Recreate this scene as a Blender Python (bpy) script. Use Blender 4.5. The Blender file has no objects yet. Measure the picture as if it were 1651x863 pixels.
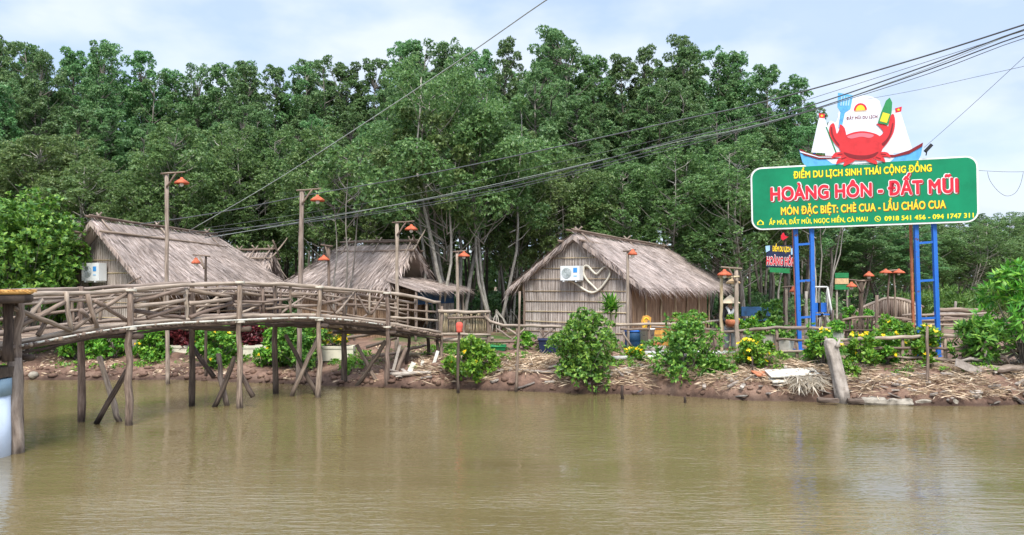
import bpy, math, random
import numpy as np
from mathutils import Vector, Matrix, noise

random.seed(7)
RNG = np.random.default_rng(11)
SC = bpy.context.scene
COL = SC.collection
V = Vector
R = math.radians

# ------------------------------------------------------------------ camera, sky, sun, exposure
EYE, FPX, HZ = 2.85, 1250.0, 462.0          # eye height over the water, focal length and horizon in photo pixels
cam = bpy.data.cameras.new('camera')
cam.sensor_width = 36.0
cam.lens = 36.0 * FPX / 1651.0
cam.shift_y = (HZ - 431.5) / 1651.0
cam.clip_end = 5000
cam_o = bpy.data.objects.new('camera', cam)
COL.objects.link(cam_o)
cam_o.location = (0, 0, EYE)
cam_o.rotation_euler = (R(90), 0, 0)
SC.camera = cam_o

SUN_EL, SUN_AZ = R(54), R(176)               # azimuth from +Y clockwise: behind the camera
world = bpy.data.worlds.new('World')
SC.world = world
world.use_nodes = True
wn, wl = world.node_tree.nodes, world.node_tree.links
wn.clear()
w_out = wn.new('ShaderNodeOutputWorld')
w_bg = wn.new('ShaderNodeBackground')
w_bg.inputs['Strength'].default_value = 0.108
w_sky = wn.new('ShaderNodeTexSky')
w_sky.sky_type = 'NISHITA'
w_sky.sun_disc = False
w_sky.sun_elevation = SUN_EL
w_sky.sun_rotation = SUN_AZ
w_tc = wn.new('ShaderNodeTexCoord')
w_map = wn.new('ShaderNodeMapping')
w_map.inputs['Scale'].default_value = (1.0, 1.0, 2.2)
w_n = wn.new('ShaderNodeTexNoise')
w_n.inputs['Scale'].default_value = 3.3
w_n.inputs['Detail'].default_value = 6
w_n.inputs['Roughness'].default_value = 0.52
w_r = wn.new('ShaderNodeValToRGB')
w_r.color_ramp.elements[0].position = 0.36
w_r.color_ramp.elements[0].color = (0.7, 0.7, 0.7, 1)
w_r.color_ramp.elements[1].position = 0.62
w_r.color_ramp.elements[1].color = (1, 1, 1, 1)
w_n2 = wn.new('ShaderNodeTexNoise')
w_n2.inputs['Scale'].default_value = 4.2
w_n2.inputs['Detail'].default_value = 5
w_c = wn.new('ShaderNodeValToRGB')
w_c.color_ramp.elements[0].position = 0.40
w_c.color_ramp.elements[0].color = (2.75, 3.45, 4.7, 1)
w_c.color_ramp.elements[1].position = 0.56
w_c.color_ramp.elements[1].color = (3.85, 4.25, 4.85, 1)
w_mix = wn.new('ShaderNodeMixRGB')
wl.new(w_tc.outputs['Generated'], w_map.inputs['Vector'])
wl.new(w_map.outputs['Vector'], w_n.inputs['Vector'])
wl.new(w_map.outputs['Vector'], w_n2.inputs['Vector'])
wl.new(w_n.outputs['Fac'], w_r.inputs['Fac'])
wl.new(w_n2.outputs['Fac'], w_c.inputs['Fac'])
wl.new(w_r.outputs['Color'], w_mix.inputs['Fac'])
wl.new(w_sky.outputs['Color'], w_mix.inputs['Color1'])
wl.new(w_c.outputs['Color'], w_mix.inputs['Color2'])
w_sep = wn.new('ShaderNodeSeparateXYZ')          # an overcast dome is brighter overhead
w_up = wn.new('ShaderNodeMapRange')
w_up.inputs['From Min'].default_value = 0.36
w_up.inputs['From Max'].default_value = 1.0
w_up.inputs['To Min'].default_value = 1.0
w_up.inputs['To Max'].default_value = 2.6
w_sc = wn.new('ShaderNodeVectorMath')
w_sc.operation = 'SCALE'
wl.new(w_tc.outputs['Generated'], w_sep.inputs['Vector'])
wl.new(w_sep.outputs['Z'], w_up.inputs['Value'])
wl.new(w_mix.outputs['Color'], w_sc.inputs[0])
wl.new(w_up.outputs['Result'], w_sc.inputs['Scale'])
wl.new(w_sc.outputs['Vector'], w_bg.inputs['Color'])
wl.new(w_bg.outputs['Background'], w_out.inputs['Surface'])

sun = bpy.data.lights.new('sun', 'SUN')
sun.energy = 2.3
sun.angle = R(20)
sun.color = (1.0, 0.955, 0.88)
sun_o = bpy.data.objects.new('sun', sun)
COL.objects.link(sun_o)
sun_dir = V((math.sin(SUN_AZ) * math.cos(SUN_EL), math.cos(SUN_AZ) * math.cos(SUN_EL), math.sin(SUN_EL)))
sun_o.location = sun_dir * 60
sun_o.rotation_euler = sun_dir.to_track_quat('Z', 'Y').to_euler()
SC.view_settings.view_transform = 'Standard'
SC.view_settings.look = 'None'
SC.view_settings.exposure = 1.12
SC.view_settings.gamma = 1.0


# ------------------------------------------------------------------ helpers
def P(px, py, d):
    """photo pixel at distance d (metres along the view) -> a point of the place"""
    return V(((px - 825.5) / FPX * d, d, EYE - (py - HZ) / FPX * d))


def rnd(a, b):
    return random.uniform(a, b)


def tag(o, label=None, cat=None, group=None, kind=None):
    if label: o['label'] = label
    if cat: o['category'] = cat
    if group: o['group'] = group
    if kind: o['kind'] = kind
    return o


def empty(name, loc=(0, 0, 0), rz=0.0):
    o = bpy.data.objects.new(name, None)
    o.empty_display_size = 0.2
    COL.objects.link(o)
    o.location = loc
    o.rotation_euler = (0, 0, rz)
    return o


def thing(name, label, cat, loc=(0, 0, 0), group=None):
    return tag(empty(name, loc), label, cat, group)


ORG = {}


def origin_of(o):
    v = V((0, 0, 0))
    while o is not None:
        v = v + o.location
        o = o.parent
    return v


def link(name, me, mat, parent=None):
    o = bpy.data.objects.new(name, me)
    if mat is not None:
        me.materials.append(mat)
    COL.objects.link(o)
    if parent is not None:
        o.parent = parent
    return o


def children(o):
    return [c for c in KIDS.get(o.name, [])]


def copy_tree(o, parent=None):
    c = o.copy()
    COL.objects.link(c)
    c.parent = parent
    for ch in list(o.children):
        copy_tree(ch, c)
    return c


class MB:
    def __init__(s):
        s.v, s.f, s.uv = [], [], []

    def tube(s, pts, rad, n=7, cap=True, uv0=None):
        pts = [V(p) for p in pts]
        if not isinstance(rad, (list, tuple)):
            rad = [rad] * len(pts)
        b = len(s.v)
        u0 = rnd(0, 50) if uv0 is None else uv0
        acc = 0.0
        lens = []
        prev = None
        for i, p in enumerate(pts):
            if i: acc += (p - pts[i - 1]).length
            lens.append(acc)
            t = (pts[min(i + 1, len(pts) - 1)] - pts[max(i - 1, 0)])
            if t.length < 1e-9: t = V((0, 0, 1))
            t.normalize()
            if prev is None:
                a = t.cross(V((0, 0, 1)))
                if a.length < 0.05: a = t.cross(V((1, 0, 0)))
            else:
                a = prev - t * prev.dot(t)
                if a.length < 1e-6: a = t.orthogonal()
            a.normalize()
            prev = a
            c = t.cross(a)
            for k in range(n):
                g = 2 * math.pi * k / n
                s.v.append(p + (a * math.cos(g) + c * math.sin(g)) * rad[i])
        for i in range(len(pts) - 1):
            for k in range(n):
                k2 = (k + 1) % n
                s.f.append((b + i * n + k, b + i * n + k2, b + (i + 1) * n + k2, b + (i + 1) * n + k))
                s.uv.append(((k / n, u0 + lens[i]), ((k + 1) / n, u0 + lens[i]), ((k + 1) / n, u0 + lens[i + 1]), (k / n, u0 + lens[i + 1])))
        if cap:
            s.f.append(tuple(b + k for k in range(n - 1, -1, -1)))
            s.uv.append(tuple((0.5, u0) for k in range(n)))
            e = b + (len(pts) - 1) * n
            s.f.append(tuple(e + k for k in range(n)))
            s.uv.append(tuple((0.5, u0 + acc) for k in range(n)))
        return s

    def stick(s, a, b, r, r2=None, seg=4, wob=0.35, n=7):
        """a crooked natural branch between two points"""
        a, b = V(a), V(b)
        r2 = r * 0.82 if r2 is None else r2
        L = (b - a).length
        seg = max(2, min(10, int(L / 0.35) + 2)) if seg == 4 else seg
        pts, rad = [], []
        off = V((rnd(-1, 1), rnd(-1, 1), rnd(-1, 1))) * min(L * 0.02, 0.05) * wob * 2
        for i in range(seg + 1):
            t = i / seg
            j = V((rnd(-1, 1), rnd(-1, 1), rnd(-1, 1))) * r * wob if 0 < i < seg else V((0, 0, 0))
            pts.append(a.lerp(b, t) + off * math.sin(math.pi * t) + j)
            rad.append((r + (r2 - r) * t) * rnd(0.9, 1.12))
        return s.tube(pts, rad, n)

    def hexa(s, c):
        """8 corners: 4 bottom, 4 top"""
        b = len(s.v)
        s.v += [V(x) for x in c]
        for f in ((3, 2, 1, 0), (4, 5, 6, 7), (0, 1, 5, 4), (1, 2, 6, 5), (2, 3, 7, 6), (3, 0, 4, 7)):
            s.f.append(tuple(b + i for i in f))
            p = [s.v[b + i] for i in f]
            l1, l2 = (p[1] - p[0]).length, (p[3] - p[0]).length
            u = rnd(0, 20)
            s.uv.append(((u, 0), (u + l1, 0), (u + l1, l2), (u, l2)))
        return s

    def bar(s, a, b, w, h, up=V((0, 0, 1))):
        """a board from a to b, w wide and h thick along up"""
        a, b = V(a), V(b)
        t = (b - a).normalized()
        sd = t.cross(up)
        if sd.length < 1e-4: sd = t.orthogonal()
        sd.normalize()
        u = sd.cross(t).normalized()
        sd, u = sd * w / 2, u * h / 2
        return s.hexa([a - sd - u, a + sd - u, b + sd - u, b - sd - u, a - sd + u, a + sd + u, b + sd + u, b - sd + u])

    def box(s, c, sx, sy, sz, rz=0.0, ax=None):
        c = V(c)
        m = Matrix.Rotation(rz, 3, 'Z') if ax is None else ax
        k = [(-1, -1), (1, -1), (1, 1), (-1, 1)]
        return s.hexa([c + m @ V((x * sx / 2, y * sy / 2, z * sz / 2)) for z in (-1, 1) for x, y in k])

    def poly(s, pts):
        b = len(s.v)
        s.v += [V(p) for p in pts]
        s.f.append(tuple(range(b, b + len(pts))))
        s.uv.append(tuple((p[0] if abs(p[0]) > 0 else 0, p[2] if len(p) > 2 else 0) for p in pts))
        return s

    def prism(s, pts, nrm, th):
        """a flat outline with thickness th along nrm"""
        n = len(pts)
        b = len(s.v)
        nrm = V(nrm).normalized() * th
        s.v += [V(p) for p in pts] + [V(p) - nrm for p in pts]
        s.f.append(tuple(b + i for i in range(n)))
        s.uv.append(tuple((0.0, 0.0) for i in range(n)))
        s.f.append(tuple(b + n + i for i in range(n - 1, -1, -1)))
        s.uv.append(tuple((0.0, 0.0) for i in range(n)))
        for i in range(n):
            j = (i + 1) % n
            s.f.append((b + j, b + i, b + n + i, b + n + j))
            s.uv.append(((0, 0), (0, 0), (0, 0), (0, 0)))
        return s

    def lathe(s, prof, c=(0, 0, 0), n=16, closed=False):
        c = V(c)
        b = len(s.v)
        for r, z in prof:
            for k in range(n):
                g = 2 * math.pi * k / n
                s.v.append(c + V((r * math.cos(g), r * math.sin(g), z)))
        for i in range(len(prof) - 1):
            for k in range(n):
                k2 = (k + 1) % n
                s.f.append((b + i * n + k, b + i * n + k2, b + (i + 1) * n + k2, b + (i + 1) * n + k))
                s.uv.append(((k / n, prof[i][1]), ((k + 1) / n, prof[i][1]), ((k + 1) / n, prof[i + 1][1]), (k / n, prof[i + 1][1])))
        return s

    def build(s, name, mat, parent=None, smooth=False):
        o0 = origin_of(parent)
        me = bpy.data.meshes.new(name)
        me.from_pydata([tuple(v - o0) for v in s.v], [], s.f)
        uvl = me.uv_layers.new(name='uv')
        flat = np.array([c for f in s.uv for p in f for c in p], dtype=np.float32)
        if len(flat) == 2 * len(me.loops):
            uvl.data.foreach_set('uv', flat)
        if smooth:
            me.shade_smooth()
        me.update()
        return link(name, me, mat, parent)


def arr_mesh(name, verts, faces, mat, parent=None, smooth=False):
    me = bpy.data.meshes.new(name)
    n = len(faces)
    k = faces.shape[1]
    me.vertices.add(len(verts))
    me.vertices.foreach_set('co', np.asarray(verts, dtype=np.float32).ravel())
    me.loops.add(n * k)
    me.loops.foreach_set('vertex_index', faces.astype(np.int32).ravel())
    me.polygons.add(n)
    me.polygons.foreach_set('loop_start', np.arange(0, n * k, k, dtype=np.int32))
    me.update(calc_edges=True)
    if smooth: me.shade_smooth()
    return link(name, me, mat, parent)


def unit(a):
    return a / np.maximum(np.linalg.norm(a, axis=1, keepdims=True), 1e-9)


def blades(base, dirv, side, length, width, fold=0.12, mid=0.45):
    """one diamond leaf per row: base point, direction, side vector"""
    n = len(base)
    L = np.asarray(length).reshape(-1, 1)
    W = np.asarray(width).reshape(-1, 1)
    up = unit(np.cross(side, dirv))
    p0 = base
    m = base + dirv * L * mid
    p1 = m + side * W * 0.5 + up * W * fold
    p2 = base + dirv * L
    p3 = m - side * W * 0.5 + up * W * fold
    v = np.stack([p0, p1, p2, p3], axis=1).reshape(-1, 3)
    f = np.arange(4 * n).reshape(-1, 4)
    return v, f


def rosettes(cen, ax, k, L, W, spread=(40, 85)):
    """k leaves round each axis"""
    n = len(cen)
    c = np.repeat(cen, k, axis=0)
    a = np.repeat(unit(ax), k, axis=0)
    r = unit(RNG.normal(size=(n * k, 3)))
    perp = unit(r - a * np.sum(r * a, axis=1, keepdims=True))
    t = np.radians(RNG.uniform(spread[0], spread[1], n * k)).reshape(-1, 1)
    d = unit(a * np.cos(t) + perp * np.sin(t))
    sd = unit(np.cross(d, a) + RNG.normal(size=(n * k, 3)) * 0.35)
    sd = unit(sd - d * np.sum(sd * d, axis=1, keepdims=True))
    Ls = L * RNG.uniform(0.7, 1.2, n * k)
    return blades(c, d, sd, Ls, Ls * W)


def clump_points(clumps, n, up=0.35, flat=0.75, inner=0.55):
    cl = np.array(clumps)
    w = cl[:, 3] ** 2
    idx = RNG.choice(len(cl), n, p=w / w.sum())
    d = unit(RNG.normal(size=(n, 3)) + np.array([0, 0, up]))
    rr = cl[idx, 3] * (inner + (1 - inner) * RNG.random(n) ** 0.6)
    p = cl[idx, :3] + d * rr[:, None] * np.array([1, 1, flat])
    ax = unit(d + np.array([0, 0, 0.7]) + RNG.normal(size=(n, 3)) * 0.3)
    return p, ax


# ------------------------------------------------------------------ materials
def mat_new(name):
    m = bpy.data.materials.new(name)
    m.use_nodes = True
    nt = m.node_tree
    return m, nt.nodes, nt.links, nt.nodes['Principled BSDF']


def ramp(nodes, cols, pos=None):
    r = nodes.new('ShaderNodeValToRGB')
    e = r.color_ramp.elements
    n = len(cols)
    pos = pos or [i / (n - 1) for i in range(n)]
    while len(e) < n: e.new(0.5)
    for i in range(n):
        e[i].position = pos[i]
        e[i].color = (*cols[i], 1)
    return r


def hsv(nodes, links, col_out, val_from, lo, hi, hue=None):
    h = nodes.new('ShaderNodeHueSaturation')
    mr = nodes.new('ShaderNodeMapRange')
    mr.inputs['To Min'].default_value = lo
    mr.inputs['To Max'].default_value = hi
    links.new(val_from, mr.inputs['Value'])
    links.new(mr.outputs['Result'], h.inputs['Value'])
    links.new(col_out, h.inputs['Color'])
    if hue:
        mh = nodes.new('ShaderNodeMapRange')
        mh.inputs['To Min'].default_value = hue[0]
        mh.inputs['To Max'].default_value = hue[1]
        links.new(val_from, mh.inputs['Value'])
        links.new(mh.outputs['Result'], h.inputs['Hue'])
    return h.outputs['Color']


def mat_leaf(name, cols, rough=0.42, transl=0.28, obj_var=(0.75, 1.25), hue=(0.485, 0.515), spec=0.35):
    m, N, Lk, b = mat_new(name)
    g = N.new('ShaderNodeNewGeometry')
    oi = N.new('ShaderNodeObjectInfo')
    r = ramp(N, cols)
    Lk.new(g.outputs['Random Per Island'], r.inputs['Fac'])
    c = hsv(N, Lk, r.outputs['Color'], oi.outputs['Random'], obj_var[0], obj_var[1], hue)
    Lk.new(c, b.inputs['Base Color'])
    b.inputs['Roughness'].default_value = rough
    b.inputs['Specular IOR Level'].default_value = spec
    t = N.new('ShaderNodeBsdfTranslucent')
    Lk.new(c, t.inputs['Color'])
    mx = N.new('ShaderNodeMixShader')
    mx.inputs['Fac'].default_value = transl
    Lk.new(b.outputs['BSDF'], mx.inputs[1])
    Lk.new(t.outputs['BSDF'], mx.inputs[2])
    Lk.new(mx.outputs['Shader'], N['Material Output'].inputs['Surface'])
    return m


def mat_wood(name, cols, scale=(9, 2.2), rough=0.85, bump=0.5, isl=(0.7, 1.25)):
    """grain along the length of each stick (uv), each stick its own tone"""
    m, N, Lk, b = mat_new(name)
    uv = N.new('ShaderNodeUVMap')
    uv.uv_map = 'uv'
    mp = N.new('ShaderNodeMapping')
    mp.inputs['Scale'].default_value = (scale[0], scale[1], 1)
    n = N.new('ShaderNodeTexNoise')
    n.inputs['Scale'].default_value = 1.0
    n.inputs['Detail'].default_value = 6
    n.inputs['Roughness'].default_value = 0.65
    Lk.new(uv.outputs['UV'], mp.inputs['Vector'])
    Lk.new(mp.outputs['Vector'], n.inputs['Vector'])
    r = ramp(N, cols, [0.3 + 0.4 * i / (len(cols) - 1) for i in range(len(cols))])
    Lk.new(n.outputs['Fac'], r.inputs['Fac'])
    g = N.new('ShaderNodeNewGeometry')
    oi = N.new('ShaderNodeObjectInfo')
    ad = N.new('ShaderNodeMath'); ad.operation = 'ADD'
    fr = N.new('ShaderNodeMath'); fr.operation = 'FRACT'
    Lk.new(g.outputs['Random Per Island'], ad.inputs[0])
    Lk.new(oi.outputs['Random'], ad.inputs[1])
    Lk.new(ad.outputs[0], fr.inputs[0])
    c = hsv(N, Lk, r.outputs['Color'], fr.outputs[0], isl[0], isl[1], (0.49, 0.51))
    # algae stain where the water stands
    sp = N.new('ShaderNodeSeparateXYZ'); Lk.new(g.outputs['Position'], sp.inputs['Vector'])
    wz = N.new('ShaderNodeMath'); wz.operation = 'MULTIPLY_ADD'; wz.inputs[1].default_value = 0.3; Lk.new(n.outputs['Fac'], wz.inputs[0]); Lk.new(sp.outputs['Z'], wz.inputs[2])
    wt = N.new('ShaderNodeMapRange'); wt.inputs['From Min'].default_value = 0.2; wt.inputs['From Max'].default_value = 0.42; wt.inputs['To Min'].default_value = 0.35
    Lk.new(wz.outputs[0], wt.inputs['Value'])
    wh = N.new('ShaderNodeHueSaturation'); Lk.new(wt.outputs['Result'], wh.inputs['Value']); Lk.new(c, wh.inputs['Color'])
    c = wh.outputs['Color']
    Lk.new(c, b.inputs['Base Color'])
    b.inputs['Roughness'].default_value = rough
    b.inputs['Specular IOR Level'].default_value = 0.2
    bp = N.new('ShaderNodeBump')
    bp.inputs['Strength'].default_value = bump
    bp.inputs['Distance'].default_value = 0.02
    Lk.new(n.outputs['Fac'], bp.inputs['Height'])
    Lk.new(bp.outputs['Normal'], b.inputs['Normal'])
    return m


def mat_straw(name, cols, rough=0.85, obj_var=(0.9, 1.1)):
    m, N, Lk, b = mat_new(name)
    g = N.new('ShaderNodeNewGeometry')
    r = ramp(N, cols)
    Lk.new(g.outputs['Random Per Island'], r.inputs['Fac'])
    n = N.new('ShaderNodeTexNoise')
    n.inputs['Scale'].default_value = 1.3
    n.inputs['Detail'].default_value = 5
    tc = N.new('ShaderNodeTexCoord')
    Lk.new(tc.outputs['Object'], n.inputs['Vector'])
    c = hsv(N, Lk, r.outputs['Color'], n.outputs['Fac'], 0.3, 1.6)
    Lk.new(c, b.inputs['Base Color'])
    b.inputs['Roughness'].default_value = rough
    b.inputs['Specular IOR Level'].default_value = 0.15
    return m


def mat_plain(name, col, rough=0.5, var=0.12, scale=4.0, spec=0.4, bump=0.0, metal=0.0):
    m, N, Lk, b = mat_new(name)
    tc = N.new('ShaderNodeTexCoord')
    n = N.new('ShaderNodeTexNoise')
    n.inputs['Scale'].default_value = scale
    n.inputs['Detail'].default_value = 6
    n.inputs['Roughness'].default_value = 0.65
    Lk.new(tc.outputs['Object'], n.inputs['Vector'])
    lo = tuple(max(0, c * (1 - 2 * var)) for c in col)
    hi = tuple(min(1, c * (1 + var)) for c in col)
    r = ramp(N, [lo, col, hi], [0.3, 0.5, 0.7])
    Lk.new(n.outputs['Fac'], r.inputs['Fac'])
    Lk.new(r.outputs['Color'], b.inputs['Base Color'])
    b.inputs['Roughness'].default_value = rough
    b.inputs['Specular IOR Level'].default_value = spec
    b.inputs['Metallic'].default_value = metal
    if bump:
        bp = N.new('ShaderNodeBump')
        bp.inputs['Strength'].default_value = bump
        bp.inputs['Distance'].default_value = 0.02
        Lk.new(n.outputs['Fac'], bp.inputs['Height'])
        Lk.new(bp.outputs['Normal'], b.inputs['Normal'])
    return m


M = {}
M['wood'] = mat_wood('weathered_branch', [(0.075, 0.054, 0.042), (0.205, 0.15, 0.115), (0.355, 0.275, 0.22)])
M['wood_pale'] = mat_wood('sun_bleached_wood', [(0.125, 0.092, 0.072), (0.30, 0.235, 0.185), (0.46, 0.375, 0.31)])
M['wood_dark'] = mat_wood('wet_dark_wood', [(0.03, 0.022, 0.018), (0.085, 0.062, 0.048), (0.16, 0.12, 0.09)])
M['plank'] = mat_wood('grey_plank', [(0.16, 0.13, 0.11), (0.32, 0.275, 0.235), (0.46, 0.40, 0.35)], scale=(5, 5))
M['bark'] = mat_wood('mangrove_bark', [(0.06, 0.05, 0.042), (0.16, 0.14, 0.12), (0.30, 0.275, 0.245)], scale=(5, 3))
M['bark_pale'] = mat_wood('pale_bark', [(0.14, 0.125, 0.10), (0.30, 0.275, 0.235), (0.46, 0.43, 0.385)], scale=(5, 3))
M['thatch'] = mat_straw('thatch_straw', [(0.17, 0.13, 0.108), (0.35, 0.28, 0.24), (0.46, 0.375, 0.33), (0.60, 0.50, 0.45)])
M['thatch_warm'] = mat_straw('thatch_straw_warm', [(0.17, 0.115, 0.07), (0.35, 0.255, 0.17), (0.47, 0.36, 0.25), (0.56, 0.45, 0.33)])
M['litter'] = mat_straw('dry_litter_straw', [(0.19, 0.13, 0.085), (0.42, 0.30, 0.195), (0.58, 0.44, 0.30), (0.72, 0.59, 0.44)])
M['frond'] = mat_straw('dry_frond_stalk', [(0.22, 0.18, 0.13), (0.42, 0.36, 0.28), (0.6, 0.54, 0.44)])
M['leaf_forest'] = mat_leaf('mangrove_leaf', [(0.06, 0.13, 0.048), (0.115, 0.22, 0.076), (0.165, 0.285, 0.098), (0.26, 0.37, 0.142)], rough=0.42, spec=0.5, transl=0.42, hue=(0.487, 0.528), obj_var=(0.82, 1.3))
M['leaf_light'] = mat_leaf('light_mangrove_leaf', [(0.066, 0.125, 0.042), (0.115, 0.21, 0.062), (0.165, 0.27, 0.08), (0.26, 0.36, 0.12)], rough=0.42, spec=0.5, transl=0.42, hue=(0.478, 0.515), obj_var=(0.9, 1.1))
M['leaf_bush'] = mat_leaf('glossy_bush_leaf', [(0.04, 0.125, 0.022), (0.085, 0.23, 0.032), (0.155, 0.33, 0.045), (0.30, 0.48, 0.08)], rough=0.42, spec=0.4, obj_var=(0.85, 1.15))
M['leaf_lime'] = mat_leaf('lime_plant_leaf', [(0.05, 0.17, 0.02), (0.10, 0.28, 0.03), (0.17, 0.37, 0.04), (0.30, 0.48, 0.06)], rough=0.4, obj_var=(0.9, 1.1))
M['leaf_red'] = mat_leaf('red_foliage_leaf', [(0.05, 0.012, 0.016), (0.10, 0.02, 0.028), (0.19, 0.035, 0.045)], hue=(0.49, 0.51))
M['petal'] = mat_leaf('yellow_petal', [(0.75, 0.42, 0.01), (0.85, 0.62, 0.015), (0.88, 0.74, 0.03)], transl=0.2, hue=(0.495, 0.505), obj_var=(0.95, 1.05))
M['grass'] = mat_leaf('short_grass_blade', [(0.04, 0.11, 0.02), (0.10, 0.21, 0.035), (0.2, 0.3, 0.07)])
M['white'] = mat_plain('white_paint', (0.72, 0.72, 0.70), 0.45, 0.06)
M['sail'] = mat_plain('printed_white_sail', (0.66, 0.68, 0.74), 0.45, 0.04)
M['foam'] = mat_plain('styrofoam', (0.66, 0.62, 0.5), 0.9, 0.1, 3.0, 0.1, 0.4)
M['board_white'] = mat_plain('dirty_white_board', (0.55, 0.53, 0.46), 0.8, 0.2, 3.0, 0.15)
M['pvc'] = mat_plain('grey_white_pvc', (0.5, 0.5, 0.47), 0.5, 0.15, 2.0)
M['green_sign'] = mat_plain('green_sign_face', (0.006, 0.215, 0.098), 0.5, 0.12, 0.9, 0.2)
M['green_dark'] = mat_plain('green_board', (0.02, 0.22, 0.07), 0.5, 0.15)
M['yellow'] = mat_plain('yellow_letter', (0.85, 0.72, 0.02), 0.45, 0.04)
M['gold'] = mat_plain('gold_letter', (0.86, 0.60, 0.03), 0.45, 0.05)
M['red'] = mat_plain('red_letter', (0.62, 0.02, 0.04), 0.4, 0.06)
M['redshell'] = mat_plain('red_shell_print', (0.60, 0.03, 0.035), 0.4, 0.1, 5.0)
M['darkred'] = mat_plain('dark_red_print', (0.20, 0.01, 0.015), 0.45, 0.1)
M['pink'] = mat_plain('pink_print', (0.70, 0.16, 0.2), 0.45, 0.05)
M['blue'] = mat_plain('blue_steel_paint', (0.012, 0.12, 0.46), 0.5, 0.28, 7.0)
def mat_rusty(name, col):
    m, N, Lk, b = mat_new(name)
    tc = N.new('ShaderNodeTexCoord')
    n = N.new('ShaderNodeTexNoise'); n.inputs['Scale'].default_value = 5.5; n.inputs['Detail'].default_value = 8; n.inputs['Roughness'].default_value = 0.75
    Lk.new(tc.outputs['Object'], n.inputs['Vector'])
    q = tuple(c * 0.7 for c in col)
    r = ramp(N, [q, col, col, (0.10, 0.045, 0.025)], [0.3, 0.45, 0.60, 0.66])
    Lk.new(n.outputs['Fac'], r.inputs['Fac']); Lk.new(r.outputs['Color'], b.inputs['Base Color'])
    b.inputs['Roughness'].default_value = 0.55
    return m


M['blue'] = mat_rusty('blue_steel_paint_chipped', (0.014, 0.13, 0.50))
M['skyblue'] = mat_plain('light_blue_print', (0.10, 0.38, 0.70), 0.45, 0.15, 6.0)
M['paleblue'] = mat_plain('pale_blue_print', (0.35, 0.55, 0.75), 0.45, 0.08)
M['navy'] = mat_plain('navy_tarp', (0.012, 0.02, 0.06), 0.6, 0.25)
M['bluetarp'] = mat_plain('blue_sheet', (0.014, 0.06, 0.14), 0.6, 0.25)
M['black'] = mat_plain('black_rubber', (0.015, 0.015, 0.016), 0.5, 0.1)
M['cable'] = mat_plain('grey_black_cable', (0.085, 0.088, 0.09), 0.5, 0.1)
M['wire_pale'] = mat_plain('pale_wire', (0.33, 0.36, 0.33), 0.5, 0.1)
M['shade'] = mat_plain('orange_red_shade', (0.48, 0.115, 0.055), 0.7, 0.3, 9.0, 0.2)
M['shade_y'] = mat_plain('straw_shade', (0.62, 0.42, 0.22), 0.6, 0.15, 8.0)
M['bulb'] = mat_plain('white_bulb_glass', (0.8, 0.78, 0.72), 0.15, 0.03)
M['ac'] = mat_plain('ac_white', (0.72, 0.74, 0.74), 0.4, 0.05)
M['grille'] = mat_plain('ac_grille_grey', (0.26, 0.32, 0.31), 0.5, 0.1)
M['label_blue'] = mat_plain('ac_label_blue', (0.05, 0.28, 0.68), 0.4, 0.05)
M['hose'] = mat_plain('cream_hose', (0.60, 0.55, 0.45), 0.5, 0.08)
M['concrete'] = mat_plain('concrete', (0.30, 0.265, 0.215), 0.9, 0.3, 6.0, 0.2, 0.6)
M['pile'] = mat_plain('pale_blue_pile', (0.56, 0.64, 0.76), 0.6, 0.1, 2.5)
M['pile_top'] = mat_plain('blue_grey_pile_cap', (0.25, 0.36, 0.44), 0.6, 0.12, 2.5)
M['clay'] = mat_plain('terracotta', (0.45, 0.15, 0.07), 0.8, 0.2, 8.0)
M['skin'] = mat_plain('skin', (0.42, 0.24, 0.16), 0.55, 0.05)
M['cloth_black'] = mat_plain('black_cloth', (0.02, 0.02, 0.023), 0.85, 0.2, 10.0)
M['cloth_white'] = mat_plain('white_cloth', (0.72, 0.71, 0.68), 0.85, 0.05)
M['cloth_grey'] = mat_plain('grey_cloth', (0.34, 0.36, 0.36), 0.85, 0.15)
M['cloth_red'] = mat_plain('faded_red_cloth', (0.55, 0.09, 0.06), 0.9, 0.2)
M['hat'] = mat_plain('palm_leaf_hat', (0.66, 0.52, 0.34), 0.7, 0.1)
M['orange_wood'] = mat_wood('varnished_wood', [(0.28, 0.12, 0.03), (0.5, 0.24, 0.06), (0.62, 0.34, 0.1)], scale=(6, 3))
M['bamboo_rail'] = mat_wood('bamboo_cane', [(0.2, 0.14, 0.08), (0.42, 0.33, 0.21), (0.56, 0.46, 0.31)], scale=(4, 2.5))


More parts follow.
